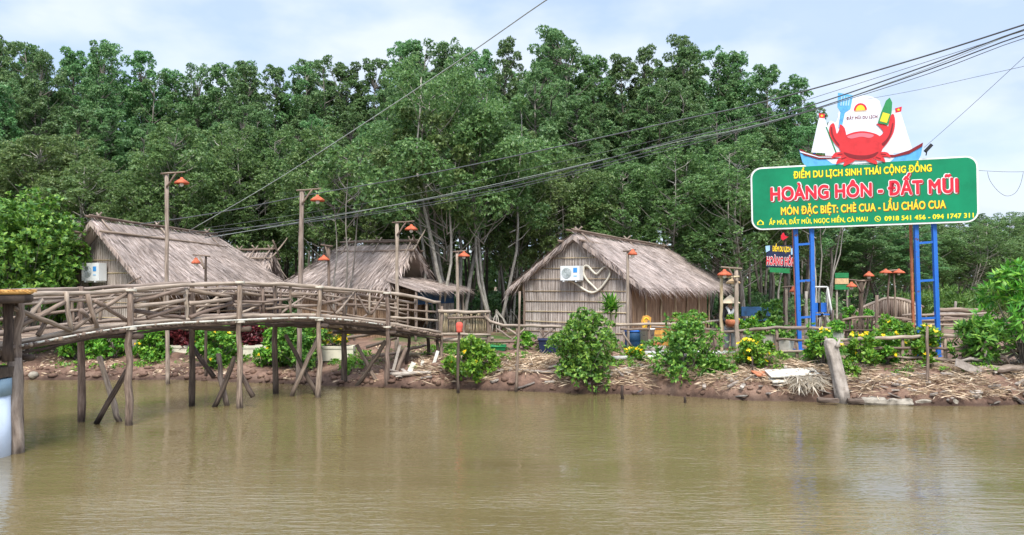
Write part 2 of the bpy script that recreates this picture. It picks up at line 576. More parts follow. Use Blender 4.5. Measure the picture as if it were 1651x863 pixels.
def mat_bamboo_wall(name, cols, freq=21.0, rowh=0.28):
    """split bamboo: upright strips (u) woven in rows (v)"""
    m, N, Lk, b = mat_new(name)
    uv = N.new('ShaderNodeUVMap'); uv.uv_map = 'uv'
    mp = N.new('ShaderNodeMapping')
    mp.inputs['Scale'].default_value = (freq, 0.9, 1)
    Lk.new(uv.outputs['UV'], mp.inputs['Vector'])
    n = N.new('ShaderNodeTexNoise')
    n.inputs['Scale'].default_value = 1.0
    n.inputs['Detail'].default_value = 3
    n.inputs['Roughness'].default_value = 0.7
    Lk.new(mp.outputs['Vector'], n.inputs['Vector'])
    r = ramp(N, cols, [0.3, 0.45, 0.58, 0.72])
    Lk.new(n.outputs['Fac'], r.inputs['Fac'])
    mp2 = N.new('ShaderNodeMapping')
    mp2.inputs['Scale'].default_value = (0.9, 1 / rowh * 0.5, 1)
    Lk.new(uv.outputs['UV'], mp2.inputs['Vector'])
    n2 = N.new('ShaderNodeTexNoise')
    n2.inputs['Scale'].default_value = 1.0
    n2.inputs['Detail'].default_value = 4
    Lk.new(mp2.outputs['Vector'], n2.inputs['Vector'])
    c = hsv(N, Lk, r.outputs['Color'], n2.outputs['Fac'], 0.6, 1.4)
    Lk.new(c, b.inputs['Base Color'])
    b.inputs['Roughness'].default_value = 0.75
    b.inputs['Specular IOR Level'].default_value = 0.2
    w = N.new('ShaderNodeTexWave')
    w.inputs['Scale'].default_value = freq / 6.5
    w.inputs['Distortion'].default_value = 1.2
    Lk.new(uv.outputs['UV'], w.inputs['Vector'])
    bp = N.new('ShaderNodeBump')
    bp.inputs['Strength'].default_value = 0.8
    bp.inputs['Distance'].default_value = 0.02
    Lk.new(w.outputs['Fac'], bp.inputs['Height'])
    Lk.new(bp.outputs['Normal'], b.inputs['Normal'])
    return m


M['bwall'] = mat_bamboo_wall('split_bamboo_wall', [(0.12, 0.092, 0.076), (0.29, 0.242, 0.208), (0.43, 0.37, 0.325), (0.62, 0.555, 0.50)])
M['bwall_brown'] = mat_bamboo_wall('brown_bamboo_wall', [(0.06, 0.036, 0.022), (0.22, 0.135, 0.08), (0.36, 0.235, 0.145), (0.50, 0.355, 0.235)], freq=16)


def mat_ground():
    m, N, Lk, b = mat_new('bank_earth')
    g = N.new('ShaderNodeNewGeometry')
    n = N.new('ShaderNodeTexNoise'); n.inputs['Scale'].default_value = 1.1; n.inputs['Detail'].default_value = 9; n.inputs['Roughness'].default_value = 0.7
    n2 = N.new('ShaderNodeTexNoise'); n2.inputs['Scale'].default_value = 9.0; n2.inputs['Detail'].default_value = 6; n2.inputs['Roughness'].default_value = 0.7
    n3 = N.new('ShaderNodeTexNoise'); n3.inputs['Scale'].default_value = 0.35; n3.inputs['Detail'].default_value = 3
    for q in (n, n2, n3): Lk.new(g.outputs['Position'], q.inputs['Vector'])
    r = ramp(N, [(0.08, 0.048, 0.036), (0.20, 0.122, 0.088), (0.33, 0.22, 0.16)], [0.32, 0.5, 0.7])
    Lk.new(n.outputs['Fac'], r.inputs['Fac'])
    c = hsv(N, Lk, r.outputs['Color'], n2.outputs['Fac'], 0.5, 1.45)
    gr = ramp(N, [(0, 0, 0), (1, 1, 1)], [0.55, 0.66])
    Lk.new(n3.outputs['Fac'], gr.inputs['Fac'])
    sp = N.new('ShaderNodeSeparateXYZ'); Lk.new(g.outputs['Position'], sp.inputs['Vector'])
    mr = N.new('ShaderNodeMapRange'); mr.inputs['From Min'].default_value = 0.55; mr.inputs['From Max'].default_value = 0.9
    Lk.new(sp.outputs['Z'], mr.inputs['Value'])
    mu = N.new('ShaderNodeMath'); mu.operation = 'MULTIPLY'; Lk.new(gr.outputs['Color'], mu.inputs[0]); Lk.new(mr.outputs['Result'], mu.inputs[1])
    mx = N.new('ShaderNodeMixRGB'); Lk.new(mu.outputs[0], mx.inputs['Fac']); Lk.new(c, mx.inputs['Color1']); mx.inputs['Color2'].default_value = (0.07, 0.12, 0.03, 1)
    # wet mud right at the waterline is darker earth
    wt = N.new('ShaderNodeMapRange'); wt.inputs['From Min'].default_value = 0.04; wt.inputs['From Max'].default_value = 0.22; wt.inputs['To Min'].default_value = 0.38
    Lk.new(sp.outputs['Z'], wt.inputs['Value'])
    hs = N.new('ShaderNodeHueSaturation'); Lk.new(wt.outputs['Result'], hs.inputs['Value']); Lk.new(mx.outputs['Color'], hs.inputs['Color'])
    Lk.new(hs.outputs['Color'], b.inputs['Base Color'])
    b.inputs['Roughness'].default_value = 0.9
    b.inputs['Specular IOR Level'].default_value = 0.2
    bp = N.new('ShaderNodeBump'); bp.inputs['Strength'].default_value = 0.9; bp.inputs['Distance'].default_value = 0.05
    Lk.new(n2.outputs['Fac'], bp.inputs['Height']); Lk.new(bp.outputs['Normal'], b.inputs['Normal'])
    return m


def mat_water():
    m, N, Lk, b = mat_new('muddy_water')
    g = N.new('ShaderNodeNewGeometry')

    def nz(scale, rot, det=3):
        mp = N.new('ShaderNodeMapping'); mp.inputs['Scale'].default_value = scale; mp.inputs['Rotation'].default_value = (0, 0, rot)
        Lk.new(g.outputs['Position'], mp.inputs['Vector'])
        n = N.new('ShaderNodeTexNoise'); n.inputs['Scale'].default_value = 1.0; n.inputs['Detail'].default_value = det; n.inputs['Roughness'].default_value = 0.55
        Lk.new(mp.outputs['Vector'], n.inputs['Vector'])
        return n.outputs['Fac']
    a = nz((1.7, 8.0, 1), R(9), 3)
    c = nz((4.5, 21.0, 1), R(-5), 2)
    d = nz((0.16, 0.38, 1), R(12), 4)
    big = ramp(N, [(0.128, 0.096, 0.042), (0.172, 0.132, 0.060)], [0.3, 0.7])
    Lk.new(d, big.inputs['Fac'])
    Lk.new(big.outputs['Color'], b.inputs['Base Color'])
    b.inputs['Roughness'].default_value = 0.03
    b.inputs['IOR'].default_value = 2.0
    b.inputs['Specular IOR Level'].default_value = 0.5
    m1 = N.new('ShaderNodeMath'); m1.operation = 'MULTIPLY'; m1.inputs[1].default_value = 0.45; Lk.new(c, m1.inputs[0])
    ad = N.new('ShaderNodeMath'); ad.operation = 'ADD'; Lk.new(a, ad.inputs[0]); Lk.new(m1.outputs[0], ad.inputs[1])
    amp = N.new('ShaderNodeMapRange'); amp.inputs['From Min'].default_value = 0.32; amp.inputs['From Max'].default_value = 0.68; amp.inputs['To Min'].default_value = 0.22; amp.inputs['To Max'].default_value = 1.9
    Lk.new(d, amp.inputs['Value'])
    mu = N.new('ShaderNodeMath'); mu.operation = 'MULTIPLY'; Lk.new(ad.outputs[0], mu.inputs[0]); Lk.new(amp.outputs['Result'], mu.inputs[1])
    bp = N.new('ShaderNodeBump'); bp.inputs['Strength'].default_value = 1.0; bp.inputs['Distance'].default_value = 0.012
    Lk.new(mu.outputs[0], bp.inputs['Height']); Lk.new(bp.outputs['Normal'], b.inputs['Normal'])
    return m


M['ground'] = mat_ground()
M['water'] = mat_water()

# ------------------------------------------------------------------ the setting: terrain and water
WL = [(-60, 23.5), (-21, 23.6), (-14.5, 23.6), (-9.96, 23.6), (-6.85, 22.7), (-3.95, 21.9), (-1.3, 21.45), (1.89, 20.65), (3.84, 20.4), (5.53, 19.5), (7.29, 19.15),
      (9.24, 18.55), (11.2, 18.45), (12.6, 18.9), (30, 19.8), (60, 20.5)]
WLX = [p[0] for p in WL]; WLY = [p[1] for p in WL]


def shore(x):
    return float(np.interp(x, WLX, WLY)) + 0.16 * noise.noise(V((x * 0.9, 3.1, 0))) + 0.07 * noise.noise(V((x * 3.1, 7.7, 0)))


def ground_z(x, y):
    t = y - shore(x)
    if t < 0:
        near = -2.0 - y
        if near > 0: return min(1.1, near * 0.5 - 0.3)
        return max(-0.9, t * 0.6)
    kr = max(0.0, min(1.0, (x + 5.0) / 4.0))
    zr = np.interp(t, [0, 0.12, 0.42, 1.1, 2.5, 4.5], [0, 0.2, 0.5, 0.7, 0.88, 1.0])
    zl = np.interp(t, [0, 0.1, 0.7, 1.8, 3.2, 5.5], [0, 0.1, 0.26, 0.45, 0.8, 1.0])
    z = zl * (1 - kr) + zr * kr
    a = min(1.0, t / 0.4)
    z += a * (0.09 * noise.noise(V((x * 1.1, y * 1.1, 0))) + 0.05 * noise.noise(V((x * 3.7, y * 3.7, 2))) + 0.03 * noise.noise(V((x * 8, y * 8, 5)))) * (1.2 if t < 5 else 0.5)
    return float(max(z, 0.015 * a))


def axis(parts):
    out = []
    for a, b, n in parts:
        out += list(np.linspace(a, b, n, endpoint=False))
    return np.array(out + [parts[-1][1]])


gx = axis([(-1500, -100, 8), (-100, -24, 14), (-24, 18, 330), (18, 100, 16), (100, 1500, 8)])
gy = axis([(-120, -12, 8), (-12, 16, 12), (16, 28, 120), (28, 60, 40), (60, 200, 14), (200, 2500, 8)])
gv = np.array([(x, y, ground_z(x, y)) for y in gy for x in gx])
nx = len(gx)
ii, jj = np.meshgrid(np.arange(len(gy) - 1), np.arange(nx - 1), indexing='ij')
q = (ii * nx + jj).ravel()
ground = arr_mesh('ground', gv, np.stack([q, q + 1, q + nx + 1, q + nx], axis=1), M['ground'], None, True)
tag(ground, kind='structure')
wv = np.array([(-400, -60, 0), (400, -60, 0), (400, 30, 0), (-400, 30, 0)], dtype=float)
water = arr_mesh('water', wv, np.array([[0, 1, 2, 3]]), M['water'])
tag(water, kind='structure')


def G(px, d):
    """ground point under photo column px at distance d"""
    x = (px - 825.5) / FPX * d
    return V((x, d, ground_z(x, d)))


# dry straw scattered over the bank
def scatter_blades(name, n, xr, tr, L, W, mat, lift=0.03, keep=None, steep=0.35):
    base, dv, sv, ls = [], [], [], []
    k = 0
    while k < n:
        x = rnd(*xr)
        t = rnd(*tr)
        y = shore(x) + t
        if keep and not keep(x, y, t): continue
        k += 1
        z = ground_z(x, y) + lift * random.random()
        g = rnd(0, 2 * math.pi)
        d = V((math.cos(g), math.sin(g) * 0.8 - 0.25, rnd(-steep, steep))).normalized()
        base.append((x, y, z)); dv.append(d); sv.append(V((rnd(-1, 1), rnd(-1, 1), rnd(-0.4, 0.4))).cross(d).normalized())
        ls.append(rnd(L[0], L[1]))
    v, f = blades(np.array(base), np.array(dv), np.array(sv), np.array(ls), np.array([rnd(*W) for _ in ls]), 0.2)
    o = arr_mesh(name, v, f, mat)
    tag(o, kind='stuff')
    return o


scatter_blades('straw_litter', 16000, (-2.6, 14.0), (0.10, 1.9), (0.12, 0.45), (0.008, 0.032), M['litter'], 0.07, lambda x, y, t: noise.noise(V((x * 1.2, y * 1.2, 9))) > (-0.16 if t > 0.3 else 0.0))
scatter_blades('leaf_litter', 3500, (-22, -2.0), (0.1, 3.5), (0.06, 0.2), (0.02, 0.06), M['litter'], 0.03, lambda x, y, t: noise.noise(V((x * 1.3, y * 1.3, 4))) > 0.0)
o = scatter_blades('short_grass', 9000, (-20, 14), (1.3, 4.2), (0.08, 0.2), (0.012, 0.025), M['grass'], 0.0, lambda x, y, t: noise.noise(V((x * 0.55, y * 0.55, 21))) > 0.08, 1.2)

fc = []
while len(fc) < 260:
    x = rnd(-17, 13.2)
    t = rnd(0.7, 3.0)
    y = shore(x) + t
    if noise.noise(V((x * 0.7, y * 0.7, 33))) < 0.06: continue
    fc.append((x, y, ground_z(x, y) + 0.03, rnd(0.08, 0.24)))
p, a = clump_points(fc, 4600, 0.6, 0.6)
v, f = rosettes(p, a, 5, 0.085, 0.42)
tag(arr_mesh('low_weeds', v, f, M['leaf_lime']), kind='stuff')

# clods of mud along the waterline under the bridge
mb = MB()
for k in range(420):
    x = rnd(-19, 0) if k % 3 else rnd(0, 14)
    t = abs(random.gauss(0.1, 0.5)) - 0.05
    y = shore(x) + t
    r = rnd(0.03, 0.12) * (1 if x < 0 else 0.75)
    c = V((x, y, max(0, ground_z(x, y)) + r * 0.15))
    b = len(mb.v)
    sx, sy, sz = rnd(0.8, 1.5), rnd(0.8, 1.2), rnd(0.5, 0.9)
    ph = rnd(0, 9)
    prof = [(-1, 0.25), (-0.5, 0.85), (0.15, 1.0), (0.7, 0.7), (1.0, 0.2)]
    for zz, rr in prof:
        for j in range(6):
            g = j * math.pi / 3 + ph
            q = rnd(0.75, 1.15)
            mb.v.append(c + V((math.cos(g) * rr * r * sx * q, math.sin(g) * rr * r * sy * q, zz * r * sz)))
    for i in range(4):
        for j in range(6):
            j2 = (j + 1) % 6
            mb.f.append((b + i * 6 + j, b + i * 6 + j2, b + i * 6 + 6 + j2, b + i * 6 + 6 + j)); mb.uv.append(((0, 0),) * 4)
    mb.f.append(tuple(b + 24 + j for j in range(6))); mb.uv.append(((0, 0),) * 6)
tag(mb.build('mud_rubble', M['ground'], None, True), kind='stuff')


# ------------------------------------------------------------------ trees
def tree_proto(name, h, crown_lo, rad, n_ros, leaf, stems=1, leaf_mat='leaf_forest', bark='bark', seed=0, spreadtop=1.0, nclump=46, stem_r=0.09):
    """a mangrove: slim stems, limbs, crown of many leaf rosettes on clumps"""
    random.seed(seed)
    root = empty(name)
    tm = MB()
    clumps = []
    tops = []
    for s in range(stems):
        g = rnd(0, 6.28)
        lean = (0.0 if stems == 1 else rnd(0.5, 1.0)) * rad * 0.55
        b0 = V((math.cos(g) * 0.12 * (stems > 1), math.sin(g) * 0.12 * (stems > 1), -0.15))
        tp = V((math.cos(g) * lean + rnd(-.3, .3), math.sin(g) * lean + rnd(-.3, .3), h * rnd(0.86, 0.96)))
        pts, rr = [], []
        for i in range(9):
            t = i / 8
            w = V((noise.noise(V((seed + s, t * 2.2, 0))), noise.noise(V((seed + s, t * 2.2, 5))), 0)) * 0.5 * math.sin(math.pi * t)
            pts.append(b0.lerp(tp, t) + V((math.cos(g), math.sin(g), 0)) * lean * 0.3 * math.sin(math.pi * t) * (stems > 1) + w)
            rr.append(stem_r * (1 - 0.82 * t) * (1.25 if i == 0 else 1))
        tm.tube(pts, rr, 7)
        tops.append(pts)
    for k in range(3 * stems):                       # prop roots
        g = rnd(0, 6.28)
        tm.tube([(0, 0, rnd(0.4, 0.9)), (math.cos(g) * 0.3, math.sin(g) * 0.3, 0.55), (math.cos(g) * 0.65, math.sin(g) * 0.65, -0.2)], [0.03, 0.026, 0.02], 5)
    for k in range(nclump):
        t = ((k + rnd(0, 1)) / nclump) ** 0.9
        z = crown_lo + (h - crown_lo) * t
        env = rad * (math.sin(math.pi * min(1, (0.12 + 0.80 * t)) ** 0.85) ** 0.7) * (1 if t < 0.75 else spreadtop)
        g = k * 2.399 + rnd(-.6, .6)
        rr = env * math.sqrt(rnd(0.12, 1.0))
        st = tops[k % stems]
        ax = V((0, 0, 0))
        for i in range(8):
            if st[i].z <= z <= st[i + 1].z: ax = st[i].lerp(st[i + 1], (z - st[i].z) / max(1e-6, st[i + 1].z - st[i].z))
        if z > st[-1].z: ax = st[-1]
        c = V((ax.x * 0.7 + math.cos(g) * rr, ax.y * 0.7 + math.sin(g) * rr, z))
        cr = rad * rnd(0.15, 0.29) * (0.7 if t > 0.78 else 1)
        clumps.append((c.x, c.y, c.z, cr))
        zz = max(crown_lo * 0.7, z - rr * rnd(0.6, 1.1))
        a0 = st[0].lerp(st[-1], min(1, max(0, zz / st[-1].z)))
        md = a0.lerp(V(c), 0.5) + V((0, 0, -0.12 * rr))
        tm.tube([a0, md, md.lerp(c, 0.7)], [0.026, 0.016, 0.007], 5, False)
    link_o = tm.build('trunk', M[bark], root, True)
    p, a = clump_points(clumps, n_ros)
    v, f = rosettes(p, a, 6, leaf, 0.42)
    arr_mesh('crown', v, f, M[leaf_mat], root)
    random.seed(seed + 100)
    return root


PROTOS = []
for i, (h, lo, rd, st) in enumerate([(12.0, 4.4, 1.3, 1), (12.0, 4.2, 1.5, 2), (12.0, 5.0, 1.15, 1), (12.0, 4.2, 1.55, 2), (12.0, 4.8, 1.3, 1), (12.0, 3.8, 1.5, 3), (12.0, 5.4, 1.25, 1)]):
    PROTOS.append(tree_proto('mangrove_tree', h, lo, rd, 6200, 0.115, st, 'leaf_forest', 'bark', 40 + i, 1.0, 84 + 6 * (i % 3)))
EDGE = []
for i, (h, lo, rd, st) in enumerate([(9.0, 3.6, 2.0, 2), (9.0, 3.0, 2.3, 3), (9.0, 3.9, 1.8, 1), (9.0, 2.9, 2.1, 2)]):
    EDGE.append(tree_proto('mangrove_tree', h, lo, rd, 6200, 0.112, st, 'leaf_light', 'bark_pale', 70 + i, 1.0, 78, 0.06))

SKY = [(-80, 50), (0, 45), (40, 62), (70, 85), (100, 78), (130, 66), (180, 60), (228, 76), (250, 118), (300, 98), (350, 92), (400, 97), (440, 104), (500, 86), (560, 96), (600, 92), (630, 55), (700, 60), (740, 78),
       (780, 78), (850, 36), (880, 34), (920, 62), (945, 92), (960, 80), (1000, 88), (1040, 76), (1080, 44), (1110, 76), (1150, 70), (1220, 86), (1260, 112), (1290, 138), (1320, 176), (1345, 230)]
SKX = [p[0] for p in SKY]; SKYY = [p[1] for p in SKY]
ZONES = [(-999, 150, 'behind the round bush at the bridge head'), (150, 350, 'behind the big hut beyond the bridge'), (350, 480, 'behind the little A-frame shelter'),
         (480, 680, 'behind the hut with the open dark gable'), (680, 830, 'in the gap between the two huts'), (830, 1020, 'behind the gable with the hose heart'),
         (1020, 1200, 'behind the long roof of the heart hut'), (1200, 1420, 'behind the small lettered sign'), (1420, 2500, 'beyond the billboard towards the open sky')]


def zone(px):
    for a, b, t in ZONES:
        if a <= px < b: return t


USED = set()


def place_tree(proto, h0, px, d, ztop, label, group, wide=1.0):
    o = proto if proto.name not in USED else copy_tree(proto)
    USED.add(o.name)
    x = (px - 825.5) / FPX * d
    z = ground_z(x, d)
    s = max(0.2, (ztop - z) / (h0 + 0.25))
    o.location = (x, d, z)
    o.rotation_euler = (rnd(-.03, .03), rnd(-.03, .03), rnd(0, 6.28))
    ws = (0.45 + 0.55 * s) * wide
    o.scale = (ws, ws, s)
    tag(o, label, 'tree', group)
    return o


random.seed(5)
k = 0
# skyline rows
for row, (d0, px0, px1, step, drop, word) in enumerate([(44.5, -70, 1340, 31, 0, 'tall mangrove tree on the skyline'), (39.5, -60, 1310, 42, 62, 'mid-height mangrove tree of the second row'),
                                                        (51.0, -75, 1320, 56, 22, 'tall mangrove tree in the rear rows'), (59.0, -80, 1330, 95, 40, 'shaded mangrove tree deep in the wood')]):
    px = px0
    while px < px1:
        p = px + rnd(-10, 10)
        d = d0 + rnd(-2.0, 2.0)
        top = float(np.interp(p, SKX, SKYY)) + drop + rnd(0, 1) * (4 if row == 0 else 50)
        zt = EYE + (HZ - top) * d / FPX
        z = zone(p)
        place_tree(PROTOS[k % len(PROTOS)], 12.0, p, d, zt, word + ' ' + z, 'forest ' + word + ' ' + z, rnd(0.9, 1.15))
        k += 1
        px += step * rnd(0.85, 1.15)
# lighter trees on the forest edge
px = -70
while px < 1300:
    p = px + rnd(-12, 12)
    d = 34.5 + rnd(-1.2, 1.6)
    if 840 < p < 1190: d += 2.2
    if 355 < p < 470: d += 3.6
    top = rnd(190, 275)
    z = zone(p)
    w = 'light green mangrove tree on the forest edge'
    place_tree(EDGE[k % len(EDGE)], 9.0, p, d, EYE + (HZ - top) * d / FPX, w + ' ' + z, 'forest ' + w + ' ' + z, rnd(0.9, 1.2))
    k += 1
    px += 60 * rnd(0.85, 1.2)
# lower trees far away beyond the billboard
for p, d, top in [(1345, 52, 330), (1385, 50, 345), (1425, 53, 350), (1460, 50, 352), (1500, 58, 350), (1400, 60, 330), (1450, 62, 335), (1530, 62, 352), (1350, 62, 300), (1480, 66, 345),
                  (1555, 60, 362), (1590, 66, 352), (1625, 62, 350), (1660, 68, 348), (1700, 64, 345), (1575, 78, 344), (1610, 82, 342), (1645, 78, 350), (1540, 80, 350), (1500, 80, 348), (1690, 80, 344), (1735, 70, 350)]:
    w = 'bushy dark tree far off' if d > 57 else 'bushy dark tree across the clearing'
    z = zone(p)
    t = place_tree(EDGE[k % 4] if k % 2 else PROTOS[[1, 3, 5][k % 3]], 9.0 if k % 2 else 12.0, p, d, EYE + (HZ - top) * d / FPX, w + ' ' + z, w + ' ' + z, 1.55)
    k += 1


def lone_tree(name, label, cat, base, h, lo, rad, n_ros, leaf, mat, bark, stems, seed, nclump=40, stem_r=0.07):
    o = tree_proto(name, h, lo, rad, n_ros, leaf, stems, mat, bark, seed, 1.0, nclump, stem_r)
    o.location = base
    tag(o, label, cat)
    return o


# pale forked trees between the two huts, one broad light crown
lone_tree('mangrove_tree', 'broad light green tree with several pale forked stems by the bridge end', 'tree', G(742, 30.5), 10.6, 4.2, 3.3, 11000, 0.128, 'leaf_light', 'bark_pale', 5, 301, 62, 0.10)
lone_tree('mangrove_tree', 'pale slim tree forking low beside the open hut lean-to', 'tree', G(700, 30.0), 8.6, 4.4, 2.0, 3000, 0.15, 'leaf_light', 'bark_pale', 2, 302, 34, 0.08)
lone_tree('mangrove_tree', 'pale leaning tree standing just before the heart hut gable', 'tree', G(800, 31.5), 9.4, 4.4, 2.3, 3600, 0.15, 'leaf_light', 'bark_pale', 3, 303, 38, 0.08)
lone_tree('mangrove_tree', 'thin pale tree rising in front of the open hut roof', 'tree', G(548, 27.2), 7.0, 4.6, 1.5, 500, 0.19, 'leaf_light', 'bark', 3, 304, 22, 0.045)
lone_tree('mangrove_tree', 'cluster of bare slim stems leaning beside the blue billboard leg', 'tree', G(1322, 33.0), 7.5, 4.6, 1.5, 700, 0.19, 'leaf_forest', 'bark_pale', 5, 305, 20, 0.045)

# the far wood behind everything: one leafy mass nobody could count
fc = []
for k in range(900):
    px = rnd(-200, 1340)
    d = rnd(63, 74)
    top = EYE + (HZ - np.interp(px, SKX, SKYY) - 75) * d / FPX
    z = rnd(1.2, 5.0) if k % 2 else rnd(1.5, max(3, top))
    fc.append(((px - 825.5) / FPX * d, d, z, rnd(0.9, 1.7)))
for k in range(160):
    px = rnd(1330, 1850)
    d = rnd(86, 98)
    fc.append(((px - 825.5) / FPX * d, d, rnd(1.2, 7.0), rnd(1.0, 1.8)))
p, a = clump_points(fc, 34000)
v, f = rosettes(p, a, 5, 0.5, 0.5)
tag(arr_mesh('far_wood_foliage', v, f, M['leaf_forest']), kind='stuff')


# shaded undergrowth on the floor of the wood
fc = []
for k in range(800):
    px = rnd(-110, 1345)
    d = rnd(37, 61)
    x = (px - 825.5) / FPX * d
    fc.append((x, d, ground_z(x, d) + rnd(0.1, 1.0), rnd(0.4, 0.85)))
for k in range(120):
    px = rnd(1345, 1800)
    d = rnd(52, 64)
    x = (px - 825.5) / FPX * d
    fc.append((x, d, ground_z(x, d) + rnd(0.1, 1.2), rnd(0.5, 0.9)))
p, a = clump_points(fc, 17000)
v, f = rosettes(p, a, 5, 0.26, 0.4)
tag(arr_mesh('undergrowth', v, f, M['leaf_forest']), kind='stuff')


# ------------------------------------------------------------------ bushes and flowers
def bush(name, label, cat, base, w, h, n_ros, leaf, mat, nclump=26, group=None, flowers=0, lo=0.1, ratio=0.5, k_leaf=6, stem_mat='bark', flat=0.8, seed=None, flower_r=0.07, spread=(40, 85), depth=1.0):
    base = V(base)
    if seed is not None: random.seed(seed)
    root = thing(name, label, cat, base, group)
    cl = []
    mb = MB()
    for k in range(nclump):
        t = (k + random.random()) / nclump
        z = h * (lo + (0.92 - lo) * t)
        env = w * 0.5 * (math.sin(math.pi * min(0.97, 0.22 + 0.72 * t)) ** 0.6)
        g = k * 2.399 + rnd(-.5, .5)
        r = env * math.sqrt(rnd(0.15, 1))
        cr = w * rnd(0.10, 0.2)
        if k % 6 == 5:
            r, cr, z = r * 1.2 + 0.1 * w, w * 0.07, z + 0.1 * h
        c = V((math.cos(g) * max(0, r - cr * 0.5), math.sin(g) * max(0, r - cr * 0.5) * depth, z + rnd(-.04, .08) * h))
        cl.append((c.x, c.y, c.z, cr))
        mb.tube([base + V((rnd(-.05, .05) * w, rnd(-.05, .05) * w, -0.06)), base + V((c.x * .45, c.y * .45, c.z * .5)), base + c], [0.018, 0.012, 0.006], 5, False)
    mb.build('stem', M[stem_mat], root, True)
    p, a = clump_points(cl, n_ros, 0.3, flat, 0.5)
    p = p[p[:, 2] > 0.01]; a = a[:len(p)]
    v, f = rosettes(p, a, k_leaf, leaf, ratio, spread)
    arr_mesh('foliage', v, f, M[mat], root)
    if flowers:
        idx = RNG.choice(len(p), flowers, replace=False)
        hi = p[idx]
        hi = hi + a[idx] * leaf * 0.8
        ax = unit(a[idx] + np.array([0, -0.6, 0.3]))
        v, f = rosettes(hi, ax, 7, flower_r, 0.7, (50, 88))
        arr_mesh('blossom', v, f, M['petal'], root)
    return root


bush('mangrove_bush', 'big glossy round bush at the waterline before the heart hut', 'bush', V((1.95, 21.0, 0.05)), 2.15, 2.0, 1350, 0.118, 'leaf_bush', 38, seed=11)
bush('mangrove_bush', 'glossy bush on the bank below the verandah of the heart hut', 'bush', V((4.72, 20.9, 0.12)), 2.1, 1.8, 1250, 0.115, 'leaf_bush', 38, seed=12)
bush('mangrove_bush', 'loose low bush trailing from the bank beside the verandah bush', 'bush', V((5.35, 20.4, 0.1)), 1.1, 0.95, 360, 0.12, 'leaf_bush', 14, seed=13)
bush('flowering_bush', 'lime green bush with yellow flowers next to the red-topped stake', 'bush', V((-1.1, 21.75, 0.12)), 1.6, 1.2, 900, 0.115, 'leaf_lime', 24, seed=14, flowers=16)
b = bush('leafy_tree', 'large dense round bush towering over the bridge head', 'bush', V((-15.95, 25.2, 0.5)), 4.5, 5.05, 4400, 0.16, 'leaf_bush', 74, seed=15, lo=0.32)
bush('broadleaf_shrub', 'tall pointed-leaf shrub above the pile of roots at the bank end', 'bush', V((13.1, 19.9, 0.95)), 2.2, 2.3, 700, 0.24, 'leaf_lime', 34, seed=16, lo=0.16, ratio=0.25)
bush('broadleaf_shrub', 'low skirt of pointed leaves beside the tall bank-end shrub', 'bush', V((11.95, 19.9, 0.9)), 1.4, 1.0, 260, 0.22, 'leaf_bush', 16, seed=17, ratio=0.27)
# plants under the bridge
for px, d, w, h, mt, fl, lb in [(185, 25.6, 1.4, 0.85, 'leaf_lime', 0, 'low lime plant beside the second bridge pile'), (125, 25.6, 1.7, 0.95, 'leaf_lime', 0, 'spreading lime plant in the shade of the bridge head'),
                                (245, 25.4, 1.35, 1.15, 'leaf_lime', 4, 'leafy lime plant with a few yellow blooms near the first foam box'),
                                (345, 24.7, 1.6, 1.3, 'leaf_lime', 6, 'big leafy plant with orange-yellow blooms between two foam boxes'),
                                (446, 24.3, 1.3, 1.25, 'leaf_lime', 3, 'bright green plant next to the middle foam box'),
                                (484, 23.6, 1.75, 1.55, 'leaf_bush', 0, 'wide dark green shrub below the top of the bridge arch'),
                                (100, 27.5, 1.8, 2.0, 'leaf_lime', 3, 'yellow-green shrub showing through the first bridge railing')]:
    bush('garden_plant', lb, 'plant', G(px, d), w, h, int(360 * w * h) + 120, 0.12, mt, 18, 'plants growing under the bridge', fl, seed=int(px))
for px, d, w, lb in [(300, 26.6, 1.9, 'dark red foliage plant above the first foam box'), (402, 26.2, 1.7, 'dark red foliage plant above the middle foam box'), (352, 26.4, 1.3, 'dark red foliage plant between the two others')]:
    bush('red_leaf_plant', lb, 'plant', G(px, d), w, 1.05, 520, 0.16, 'leaf_red', 14, 'red-leaved plants under the bridge', seed=int(px))
# flower beds on the bank by the billboard
for px, d, w, h, fl, lb in [(1218, 20.6, 1.05, 0.85, 18, 'marigold clump spilling over the bank under the hat figure'), (1326, 20.3, 0.95, 1.0, 12, 'bright marigold clump hiding the foot of the blue leg'),
                            (1392, 20.2, 1.0, 0.85, 16, 'marigold clump just past the leaning grey stump'), (1432, 20.4, 0.8, 0.8, 11, 'marigold clump midway along the stump-side fence'),
                            (1488, 20.2, 1.1, 0.95, 17, 'marigold clump below the second pair of blue legs'), (1440, 22.5, 1.2, 0.95, 10, 'marigold clump behind the stump-side fence rail')]:
    bush('marigold_plant', lb, 'flowers', G(px, d), w, h, int(480 * w * h) + 80, 0.105, 'leaf_lime', 18, 'marigold clumps along the bank', int(fl * 1.4), seed=int(px), flower_r=0.085, lo=0.02)
bush('flowering_plant', 'round yellow flowering plant in a foam box under the bridge', 'flowers', P(540, 556, 24.6), 1.2, 0.8, 330, 0.1, 'leaf_lime', 14, None, 70, seed=77, flower_r=0.09)
bush('flowering_plant', 'small yellow flowers between the pale pipes and blue barrel', 'flowers', G(1026, 21.9), 0.7, 0.32, 110, 0.09, 'leaf_lime', 9, None, 22, seed=78, flower_r=0.08)
bush('garden_plant', 'small sprig sprouting from the bank beside the leaning stump', 'plant', G(1375, 19.6), 0.55, 0.45, 90, 0.1, 'leaf_lime', 7, seed=79)
bush('garden_plant', 'green shrub behind the fence near the small lettered sign', 'plant', G(1246, 24.5), 1.0, 1.35, 340, 0.13, 'leaf_bush', 14, seed=80)
